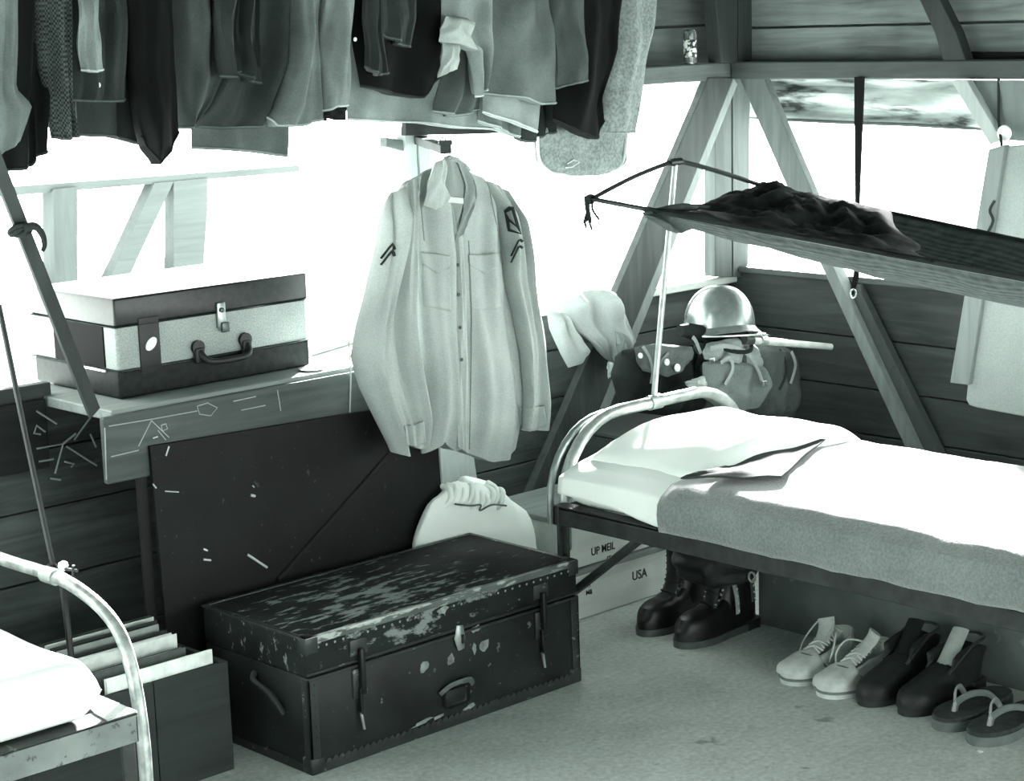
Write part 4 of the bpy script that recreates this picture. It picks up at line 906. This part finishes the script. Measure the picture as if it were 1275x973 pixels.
# ================================================================== FOOTWEAR (local frame: toe at x=0, heel at +x)
def dshape(L, w, toe=.55, heel=.72, n=28, waist=.8):
    """outline of a sole, counter-clockwise, toe at x=0"""
    def half(u):
        if u < .3: k = math.sqrt(max(0, 1-(1-u/.3)**2)); return w/2*k
        if u < .62: s = (u-.3)/.32; return w/2*(1-(1-waist)*(.5-.5*math.cos(PI*s)))
        if u < .82: s = (u-.62)/.2; return w/2*(waist+(heel-waist)*s)
        s = (u-.82)/.18; return w/2*heel*math.sqrt(max(0, 1-s*s))
    us = [.5-.5*math.cos(PI*i/n) for i in range(n+1)]
    return [(u*L, half(u)) for u in us]
def sole_bm(L, w, z0, z1, heel=.72, waist=.8):
    h = dshape(L, w, heel=heel, waist=waist); pts = [V((x, y, z0)) for x, y in h]+[V((x, -y, z0)) for x, y in h[-2:0:-1]]
    bm = B(); f = bm.faces.new([bm.verts.new(p) for p in pts]); r = bmesh.ops.extrude_face_region(bm, geom=[f])
    bmesh.ops.translate(bm, vec=(0, 0, z1-z0), verts=[v for v in r['geom'] if isinstance(v, bmesh.types.BMVert)])
    return bm
def upper_bm(L, w, z0, height, ins=.003, seg=16, top_open=None, heel=.72, waist=.8):
    """height(u) = upper height over the sole; rings across the foot; top_open(u)= half width of the opening"""
    h = dshape(L, w, heel=heel, waist=waist); rings = []
    for x, y in h[1:-1]:
        u = x/L; yy = max(.001, y-ins); H = height(u)*(1 if u*L > .03 else .25+.75*math.sqrt(max(0, 1-(1-u*L/.03)**2))); op = top_open(u) if top_open else 0
        ring = []
        for k in range(seg+1):
            a = PI*k/seg; cx = math.cos(a); sy = math.sin(a)
            xx = yy*math.copysign(abs(cx)**.6, cx); zz = H*sy**.6
            if op > 0 and abs(xx) < op: zz = min(zz, H)
            ring.append(V((x, xx, z0+zz)))
        rings.append(ring)
    bm = B(); loft(bm, rings, caps=True, closed=False)
    return bm
M_leather = plain(.016, .42, 0, .35, 60, .5); M_soleb = plain(.03, .6); M_soleg = plain(.11, .5)
def make_boot(label, loc, rz, lacelight, straps=False):
    b = thing('combat_boot', label, 'boot', loc, rz, 'black boots under the cot')
    L, w = .295, .102
    obj('sole', sole_bm(L, w, 0, .018), M_soleg, b, True); bm = sole_bm(.085, w*.74, -.0, .026, heel=.95, waist=.95); bmesh.ops.translate(bm, vec=(.206, 0, 0), verts=bm.verts); obj('heel', bm, M_soleb, b, True)
    bm = upper_bm(L-.006, w-.004, .017, lambda u: .045+.022*math.sin(PI*min(1, u/.55))*(u < .4)+(.06*max(0, (u-.33)/.3) if u < .63 else .06) if u > .05 else .036)
    obj('upper', bm, M_leather, b, True)
    rings = []
    for z, cx, rx, ry in ((.055, .205, .078, .040), (.08, .205, .07, .041), (.11, .212, .060, .042), (.15, .214, .056, .045), (.20, .213, .060, .050), (.25, .212, .064, .054), (.285, .211, .066, .056), (.287, .211, .062, .052), (.20, .213, .056, .046)):
        rings.append([V((cx+rx*math.cos(2*PI*k/24), ry*math.sin(2*PI*k/24), z+.006*math.cos(2*PI*k/24)*(z > .2)+.002*noise.noise(V((k*.6, z*40, loc[1]*9))))) for k in range(24)])
    bm = B(); loft(bm, rings); obj('shaft', bm, M_leather, b, True)
    for s in (-1, 1):
        bm = B(); pts = [(.118, .02*s, .085), (.143, .024*s, .115), (.152, .026*s, .16), (.152, .028*s, .22), (.149, .03*s, .27)]
        tube(bm, smooth_pts(pts, 5), .007, 8, flat=(-1, 0, .3)); e = obj('eyelet_strip', bm, plain(.06, .5), b, True)
        bm = B()
        for q in smooth_pts(pts, 3): lathe(bm, [(.001, 0), (.0042, .002), (.001, .006)], q+V((-.003, .001*s, 0)), 8, (-1, .3*s, .3))
        obj('eyelet', bm, plain(lacelight, .25, .8), e, True)
    bm = B()
    for i in range(7):
        z = .09+i*.026; x = .118 if i == 0 else .135 if i == 1 else .145; tube(bm, smooth_pts([(x, -.025, z), (x-.008, 0, z+.006), (x, .025, z+.004)], 4), .0025, 6)
    obj('lace', bm, plain(.02, .7), b, True)
    if straps:
        for x, v_, z1, z0 in ((.165, .34, .165, .065), (.225, .10, .175, .085)):
            bm = B(); tube(bm, smooth_pts([(x-.006, -.046, z1), (x, -.056, (z0+z1)/2), (x+.006, -.055, z0)], 5), [.008, .008, .008], 8, flat=(0, -1, 0)); e = obj('side_strap', bm, fabric(v_, 500, .3), b, True, label='pale strap' if v_ > .2 else None)
            for k in range(5):
                bm = B(); z = z1-.012-(z1-z0-.02)*k/4; lathe(bm, [(.001, 0), (.0035, .001), (.001, .003)], (x-.004+.01*k/4, -.058, z), 8, (0, -1, 0)); obj('stud', bm, plain(.5, .3, .6), e, True)
    bm = B(); tube(bm, smooth_pts([(.10, 0, .066), (.128, 0, .10), (.14, 0, .16), (.132, 0, .24), (.118, 0, .285)], 4), .022, 8, flat=(-1, 0, .2)); obj('tongue', bm, M_leather, b, True)
    return b
make_boot('black leather boot with toe farthest left under the cot, nearest the pale crates', (3.575, 3.40, 0), .05, .25)
make_boot('front black leather boot with shiny toe under the cot, bright eyelet strips', (3.565, 3.262, 0), -.03, .6, True)
# leather bag drooping over the boots from the bed
bm = shell([(838, 668), (880, 676), (928, 690)], [(846, 712), (868, 722), (900, 730), (934, 724)], [(838, 690)], [(940, 708)], ax=0, y0=3.66, th=.05, folds=((.01, 2, .2, .3),), nz=.012, seed=61, nu=30, nv=20)
lg = obj('legging_bundle', bm, plain(.03, .6, 0, .4, 30), None, label='dark bundle stuffed over the boots under the bed rail', cat='bundle')
bm = B(); q = P(936, 719, 0, 3.60); tube(bm, [q+V((0, .010*math.cos(k*PI/6), .012*math.sin(k*PI/6))) for k in range(12)], .003, 6, closed=True); obj('ring', bm, M_steel, lg)

def make_sneaker(label, loc, rz, v, flop):
    M_cv = fabric(v, 500, .15); M_rub = plain(v*1.05, .5)
    b = thing('canvas_sneaker', label, 'shoe', loc, rz, 'pale canvas sneakers')
    L, w = .255, .106
    obj('sole', sole_bm(L, w, 0, .024), M_rub, b, True)
    bm = B(); h = dshape(L, w+.003); tube(bm, [V((x, y, .014)) for x, y in h]+[V((x, -y, .014)) for x, y in h[-2:0:-1]], .0035, 6, closed=True); obj('foxing_stripe', bm, plain(v*.35, .6), b, True)
    obj('toe_cap', upper_bm(.10, w-.002, .022, lambda u: .020+.022*u, heel=.98, waist=1.0), M_rub, b, True)
    bm = B(); tube(bm, smooth_pts([(.10, -.046, .026), (.085, -.038, .046), (.078, -.018, .056), (.076, 0, .058), (.078, .018, .056), (.085, .038, .046), (.10, .046, .026)], 5), .0028, 6); obj('toe_seam', bm, plain(v*.3, .8), b, True)
    # quarters: two side walls with an open throat
    for s in (-1, 1):
        bm = B(); rows = []
        for i in range(20):
            u = i/19; x = .075+(L-.082)*u; hh = dshape(L, w, n=60); yv = min(hh, key=lambda a: abs(a[0]-x))[1]-.004
            top = .052+.022*u+(.014*max(0, u-.75)*4); inn = .30+.45*u
            row = []
            for k in range(9):
                q = k/8; row.append(V((x, s*max(.001, yv*(1-(1-inn)*.75*q**1.6)), .022+(top-.022)*q+.003*noise.noise(V((x*30, q*3, s+loc[1]*5))))))
            rows.append(row)
        loft(bm, rows, caps=False, closed=False); o = obj('quarter', bm, M_cv, b, True); m_ = o.modifiers.new('thickness', 'SOLIDIFY'); m_.thickness = .003
    bm = B(); tube(bm, smooth_pts([(.085, 0, .050), (.12, 0, .066), (.15, .004*flop, .082), (.175, .012*flop, .104), (.18, .018*flop, .122)], 5), [.018, .023, .025, .026, .022], 10, flat=(-.6, 0, 1)); obj('tongue', bm, fabric(v*.8, 500, .15), b, True)
    bm = B(); rows = [[V((L-.008-.006*(1-abs(k-8)/8)*0-.03*(abs(k-8)/8)**2, (k-8)/8*.032, .022+z)) for k in range(17)] for z in (0, .02, .04, .06, .068)]
    loft(bm, rows, caps=False, closed=False); o = obj('heel_counter', bm, M_cv, b, True); m_ = o.modifiers.new('thickness', 'SOLIDIFY'); m_.thickness = .003
    bm = B()
    for i in range(5):
        x = .10+i*.02; z = .060+i*.007; tube(bm, smooth_pts([(x, -.024, z), (x+.008, 0, z+.010), (x+.014, .024, z+.003)], 4), .0024, 6); tube(bm, smooth_pts([(x, .024, z), (x+.008, 0, z+.012), (x+.014, -.024, z+.003)], 4), .0024, 6)
    tube(bm, smooth_pts([(.185, .02, .09), (.20, .05*flop, .105), (.17, .075*flop, .06), (.13, .07*flop, .02), (.10, .08*flop, .004)], 6), .0024, 6)
    tube(bm, smooth_pts([(.18, -.02, .088), (.15, -.035*flop, .10), (.12, -.05*flop, .075), (.11, -.045*flop, .04)], 6), .0024, 6)
    obj('lace', bm, M_cv, b, True)
    bm = B(); lathe(bm, [(.001, .0), (.040, .0), (.040, .002), (.001, .003)], (.165, 0, .025), 20, (0, 0, 1), 1.9, .8); obj('insole', bm, plain(v*.5, .9), b, True)
    return b
make_sneaker('pale canvas sneaker farthest left in the row of shoes', (3.53, 2.878, 0), .02, .62, 1)
make_sneaker('pale canvas sneaker with upright tongue, second in the row of shoes', (3.515, 2.758, 0), .0, .64, -1)
def make_slipper(label, loc, rz, lining, shaft):
    b = thing('leather_shoe', label, 'shoe', loc, rz, 'dark leather shoes')
    L, w = .29, .096; M_dk = plain(.035, .55, 0, .35, 50)
    obj('sole', sole_bm(L, w, 0, .016), plain(.05, .6), b, True); bm = sole_bm(.075, w*.74, 0, .03, heel=.95, waist=.95); bmesh.ops.translate(bm, vec=(.212, 0, 0), verts=bm.verts); obj('heel', bm, plain(.04, .6), b, True)
    obj('vamp', upper_bm(.17, w-.002, .015, lambda u: .034+.045*u, heel=.97, waist=.98), M_dk, b, True)
    for s in (-1, 1):
        bm = B(); rows = []
        for i in range(18):
            u = i/17; x = .14+(L-.146)*u; hh = dshape(L, w, n=60); yv = min(hh, key=lambda a: abs(a[0]-x))[1]-.004
            top = .072+shaft*math.sin(PI*min(1, .25+.6*u)); row = [V((x+.02*q*q*u, s*max(.001, yv*(1-.12*math.sin(PI*q))), .016+(top-.016)*q)) for q in [k/8 for k in range(9)]]
            rows.append(row)
        loft(bm, rows, caps=False, closed=False); o = obj('quarter', bm, M_dk, b, True); m_ = o.modifiers.new('thickness', 'SOLIDIFY'); m_.thickness = .004
    bm = B(); tube(bm, smooth_pts([(.12, 0, .066), (.16, 0, .086), (.20, .006, .118), (.235, .01, .150)], 5), [.024, .027, .027, .022], 10, flat=(-.7, 0, 1)); obj('tongue', bm, fabric(lining), b, True)
    bm = B(); tube(bm, smooth_pts([(.13, -.03, .075), (.17, -.034, .10), (.22, -.036, .125), (.27, -.03, .13), (.285, 0, .132), (.27, .03, .13), (.22, .036, .125), (.17, .034, .10), (.13, .03, .075)], 4), .004, 8); obj('collar_edge', bm, plain(.07, .5), b, True)
    return b
make_slipper('dark leather shoe beside the second sneaker, all dark inside', (3.53, 2.652, 0), .04, .04, .055)
make_slipper('dark leather shoe with pale lining showing, next to the flip-flops', (3.54, 2.548, 0), -.02, .45, .05)
def make_flip(label, loc, rz):
    b = thing('flip_flop', label, 'sandal', loc, rz, 'rubber flip-flops')
    L, w = .275, .102
    obj('sole', sole_bm(L, w, 0, .022, heel=.8, waist=.86), plain(.16, .7), b, True)
    bm = sole_bm(L-.006, w-.006, .022, .031, heel=.8, waist=.86); bmesh.ops.translate(bm, vec=(.003, 0, 0), verts=bm.verts); obj('footbed', bm, plain(.075, .8, 0, .3, 60), b, True)
    for s, m_ in ((1, fabric(.42)), (-1, fabric(.2))):
        bm = B(); tube(bm, smooth_pts([(.06, 0, .03), (.068, .004*s, .052), (.10, .022*s, .066), (.14, .037*s, .058), (.17, .043*s, .032)], 6), .0075, 8, flat=(0, s*.3, 1)); obj('thong_strap', bm, m_, b, True)
    bm = B(); tube(bm, [(.058, 0, .028), (.064, 0, .05)], .005, 8); obj('toe_post', bm, fabric(.42), b, True)
    return b
make_flip('rubber flip-flop sandal beside the lined dark shoe, left of its pair', (3.515, 2.432, 0), .03)
make_flip('rubber flip-flop sandal nearest the right edge, last in the row', (3.49, 2.325, 0), .0)
# debris on the floor
for (x, y, r, lab, v) in ((1220, 937, .006, 'white scrap of paper on the floor before the right flip-flop', .8), (873, 918, .007, 'pale scrap of paper on the open floor in front of the shoes', .6)):
    q = P(x, y, 2, 0); bm = B(); prism(bm, [(q.x-r, q.y-r*.5, .0005), (q.x+r*.6, q.y-r, .0005), (q.x+r, q.y+r*.6, .0005), (q.x-r*.4, q.y+r, .0005)], (0, 0, .002), .0004)
    obj('paper_scrap', bm, plain(v, .9), None, label=lab, cat='scrap', smooth=False)

# ================================================================== LEFT BED
lx, lyy = 1.785, 2.93
lbd = thing('pipe_cot', 'near cot at the left with shiny bent pipe end frame', 'bed', (1.2, 3.2, 0))
pts = [P(x, y, 0, lx) for x, y in ((-30, 686), (15, 701), (45, 710), (75, 721), (104, 739), (130, 762), (148, 788), (160, 820), (170, 865), (177, 915), (181, 960))]
e = pts[-1].copy(); e.z = 0
bm = B(); tube(bm, smooth_pts([V((lx, 3.62, .52)), V((lx, 3.60, .58))]+pts+[e], 5), .0125, 14); lt = obj('end_frame', bm, plain(.36, .38, .35, .5, 30), lbd)
bm = B(); q = P(66, 718, 0, lx); tube(bm, [q+V((0, .03, -.001)), q+V((0, -.012, 0))], .016, 12); obj('sleeve_clamp', bm, plain(.4, .35, .4), lt)
fz = .425
bm = B()
a = P(165, 882, 2, fz); 
ex, ey = 1.738, 2.865
box(bm, (.4, ey, fz-.052), (ex, ey+.005, fz), .001, 1); o1 = B(); obj('side_rail', bm, scuffed(.17, .04, .56, (9, 9, 9), .8, .6, name='chipped_rail'), lbd, smooth=False); o1.free()
bm = B(); prism(bm, [(ex, ey, fz-.004), (ex, 3.56, fz-.004), (ex-.05, 3.56, fz-.004), (ex-.05, ey+.06, fz-.004), (.4, ey+.06, fz-.004), (.4, ey, fz-.004)], (0, 0, .005), .001); obj('corner_plate', bm, scuffed(.05, .2, .62, (8, 8, 8), .6, .6, name='chipped_plate'), lbd, smooth=False)
bm = B(); prism(bm, [(ex, ey, fz+.0012), (ex, ey+.17, fz+.0012), (ex-.02, ey+.17, fz+.0012), (ex-.055, ey+.05, fz+.0012), (ex-.06, ey, fz+.0012)], (0, 0, .003), .0008); obj('gusset', bm, scuffed(.40, .06, .6, (9, 9, 9), .8, .6, name='chipped_gusset'), lbd, smooth=False, label='pale chipped corner gusset')
bm = B(); box(bm, (ex-.004, ey, fz-.052), (ex, 3.56, fz-.005), .001, 1); obj('end_rail', bm, M_rail, lbd, smooth=False)
bm = B(); tube(bm, [(ex-.012, ey+.02, fz-.004), (ex-.012, ey+.02, fz+.003)], .008, 10); obj('bolt', bm, plain(.05, .5), lbd)
bm = B(); box(bm, (ex-.03, ey+.008, 0), (ex-.004, ey+.016, fz-.01), .001, 1); box(bm, (ex, ey+.03, .12), (lx, ey+.05, .15), .001, 1); obj('leg', bm, M_rail, lbd, smooth=False)
bm = B(); box(bm, (ex-.03, 3.54, 0), (ex-.004, 3.55, fz-.01), .001, 1); box(bm, (ex, 3.53, .30), (lx, 3.55, .33), .001, 1); obj('leg', bm, M_rail, lbd, smooth=False)
bm = B(); box(bm, (.42, ey+.01, 0), (.45, ey+.02, fz-.01), .001, 1); obj('leg', bm, M_rail, lbd, smooth=False)
obj('cot_mattress', pad(.7, 1.676, 2.872, 3.545, fz+.004, fz+.112, .040, .012, 12, 80, 50), M_sheet, None, label='white mattress corner on the near left cot', cat='mattress')
# mosquito bar pole clamped to the pipe
mp = thing('mosquito_pole', 'thin dark pole clamped upright to the left cot end frame', 'pole', (lx, 3.17, .4))
bm = B(); tube(bm, [P(-2, 380, 0, lx+.02), P(31, 541, 0, lx+.02), P(66, 706, 0, lx+.02)], .0055, 8); tube(bm, [P(66, 706, 0, lx+.02), P(77, 725, 0, lx+.02), P(90, 832, 0, lx+.02)], .0065, 8); obj('pole', bm, plain(.035, .45, .4), mp)
bm = B(); q = P(70, 713, 0, lx+.022); tube(bm, [q+V((.0, .02, .008)), q+V((0, -.016, -.006))], .011, 10); obj('clamp', bm, M_blackmetal, mp)
bm = B(); q = P(78, 705, 0, lx-.01); lathe(bm, [(.001, -.010), (.008, -.006), (.010, 0), (.008, .006), (.001, .010)], q, 16); obj('knob', bm, plain(.75, .3, .2), mp)
bm = B(); q = P(88, 711, 0, lx-.01); tube(bm, [q+V((0, .02, 0)), q+V((0, -.022, .004))], .003, 6); tube(bm, [q+V((0, -.006, -.010)), q+V((0, -.01, .012))], .003, 6); obj('wing_nut', bm, M_blackmetal, mp)
# leaning batten with rope
bt = thing('leaning_batten', 'narrow wooden batten leaning across the left end of the suitcase ledge', 'batten', (2.25, 3.74, .76))
a, b = P(118, 513, 1, 3.725), P(8, 232, 1, 3.60); d = (a-b).normalized(); s = d.cross(V((0, 1, 0))).normalized()*.015
bm = B(); ext = b-d*.35; prism(bm, [a+s, a-s+d*.008, ext-s, ext+s], (0, .012, 0), .001); obj('batten', bm, wood(.06, 'z', .3), bt, smooth=False)
q = P(33, 286, 1, 3.60)
bm = B()
for i in range(4): tube(bm, [q+V((-.018+.004*i, .008, 0))+V((.016*math.cos(k*PI/6), -.016*math.sin(k*PI/6)*.9, .010*math.sin(k*PI/6+i))) for k in range(12)], .005, 8, closed=True)
tube(bm, smooth_pts([q+V((-.01, -.005, .004)), q+V((.012, -.012, .006)), q+V((.027, -.012, -.012)), q+V((.030, -.012, -.034)), q+V((.024, -.012, -.046))], 6), [.010, .010, .008, .006, .004], 8); obj('rope_knot', bm, M_rope, bt)

# crate of records and files
rb = thing('record_crate', 'open plywood crate of files standing between left cot and trunk', 'crate', (2.05, 3.62, 0))
cx0, cx1, cy0, cy1, ch = 1.83, 2.315, 3.432, 3.80, .247
M_ply = wood(.055, 'x', .35, scale=.8)
bm = B()
for a, b in ((cx0, 2.125), (2.127, cx1)): box(bm, (a, cy0, .0), (b, cy0+.012, ch), .001, 1)
obj('front_panel', bm, M_ply, rb, smooth=False)
bm = B(); box(bm, (cx0, cy1-.012, 0), (cx1, cy1, ch), .001, 1); obj('back_panel', bm, M_ply, rb, smooth=False)
for x in (cx0, cx1-.012):
    bm = B(); box(bm, (x, cy0+.0125, 0), (x+.012, cy1-.0125, ch), .001, 1); obj('side_panel', bm, M_ply, rb, smooth=False)
bm = B(); box(bm, (cx0+.012, cy0+.012, .0), (cx1-.012, cy1-.012, .012)); obj('bottom_panel', bm, M_ply, rb, smooth=False)
FG = 'files standing in the plywood crate'
files = [((130, 846), (262, 808), 3.452, .010, .8, 'white card folder at the very front of the plywood crate'),
         ((105, 845), (228, 805), 3.492, .016, .10, 'dark folder just behind the front white card in the crate'),
         ((88, 828), (216, 788), 3.535, .022, .62, 'thick pale album with dark edge marks, third in the crate'),
         ((78, 815), (206, 784), 3.578, .010, .04, 'black folder behind the thick pale album in the crate'),
         ((70, 806), (196, 777), 3.605, .007, .3, 'grey folder in the middle back of the crate'),
         ((62, 803), (194, 772), 3.632, .008, .05, 'thin black album near the back of the crate'),
         ((55, 798), (190, 768), 3.660, .006, .55, 'thin pale folder near the back of the crate'),
         ((48, 796), (186, 766), 3.69, .009, .08, 'rearmost dark folder standing in the crate')]
for i, (p0, p1, y, th, v, lab) in enumerate(files):
    a, b = P(*p0, 1, y), P(*p1, 1, y); x0 = max(a.x, cx0+.015); x1 = min(b.x, cx1-.016); z = b.z
    ff = thing('file_folder', lab, 'folder', ((x0+x1)/2, y, .013), 0, FG)
    bm = B(); box(bm, (x0, y-th/2, .013), (x1, y-th/2+.002, z), .0006, 1); box(bm, (x0, y+th/2-.002, .013), (x1, y+th/2, z-.002), .0006, 1); box(bm, (x0, y-th/2, .013), (x0+.002, y+th/2, z-.003), .0005, 1); obj('cover', bm, plain(v, .6), ff, smooth=False)
    bm = B(); box(bm, (x0+.003, y-th/2+.0022, .014), (x1-.003, y+th/2-.0022, z-.004), .0003, 1); obj('pages', bm, plain(.5 if v < .3 else .75, .9), ff, smooth=False)

# can on the beam
tc = thing('tin_can', 'small tin can standing on the window beam left of the corner post', 'can', (4.47, 4.005, 1.437))
q = P(859, 79, 1, 4.01); cz = 1.437
bm = B(); lathe(bm, [(.001, cz), (.019, cz), (.0195, cz+.002), (.019, cz+.004), (.019, cz+.088), (.016, cz+.098), (.010, cz+.102), (.001, cz+.102)], (q.x, 4.01, 0), 24); obj('can_body', bm, plain(.4, .25, .85), tc)
bm = B(); lathe(bm, [(.0194, cz+.02), (.0197, cz+.021), (.0197, cz+.07), (.0194, cz+.071)], (q.x, 4.01, 0), 24); t = NT('can_label'); obj('label_band', bm, t.fin(t.ramp(t.noise(70, 3), [(.45, .02), (.55, .7)]), .4), tc)

# neighbouring hut frame outside the left window
nb = thing('neighbouring_hut_frame', 'faint sunlit timber frame of the next hut seen through left window', 'hut frame', (5.0, 8.0, 0))
M_nb = wood(.085, 'x', .2)
bm = B(); prism(bm, [P(-60, 238, 1, 8.), P(372, 206, 1, 8.), P(372, 214, 1, 8.), P(-60, 250, 1, 8.)], (0, .1, 0)); obj('top_rail', bm, M_nb, nb, smooth=False)
bm = B(); prism(bm, [P(66, 236, 1, 7.98), P(96, 233, 1, 7.98), P(96, 700, 1, 7.98), P(72, 700, 1, 7.98)], (0, .1, 0)); obj('post', bm, wood(.075, 'z', .2), nb, smooth=False)
for poly in ([(192, 228), (216, 226), (40, 600), (20, 600)], [(216, 226), (258, 222), (258, 262), (232, 600), (216, 600)]):
    bm = B(); prism(bm, [P(a, b, 1, 7.99) for a, b in poly], (0, .08, 0)); obj('brace', bm, M_nb, nb, smooth=False)
bm = B(); box(bm, (3.0, 8.12, -.1), (7.0, 8.16, .5)); obj('lower_boarding', bm, wood(.75, 'x', .06), nb, smooth=False)

# ================================================================== LIGHT
w = bpy.data.worlds.new('sky'); sc.world = w; w.use_nodes = True
bg = w.node_tree.nodes['Background']; bg.inputs['Color'].default_value = (.94, 1, .955, 1); bg.inputs['Strength'].default_value = 2.0
sun = bpy.data.lights.new('sun', 'SUN'); sun.energy = 34.0; sun.angle = math.radians(6); so = bpy.data.objects.new('sun', sun); COL.objects.link(so)
sd = V((-1.0, -.8, -.42)); so.rotation_euler = sd.to_track_quat('-Z', 'Y').to_euler(); so.location = (8, 7, 6)
vs = sc.view_settings; vs.view_transform = 'Standard'; vs.look = 'None'; vs.gamma = 1; vs.use_curve_mapping = False; vs.exposure = 2.4
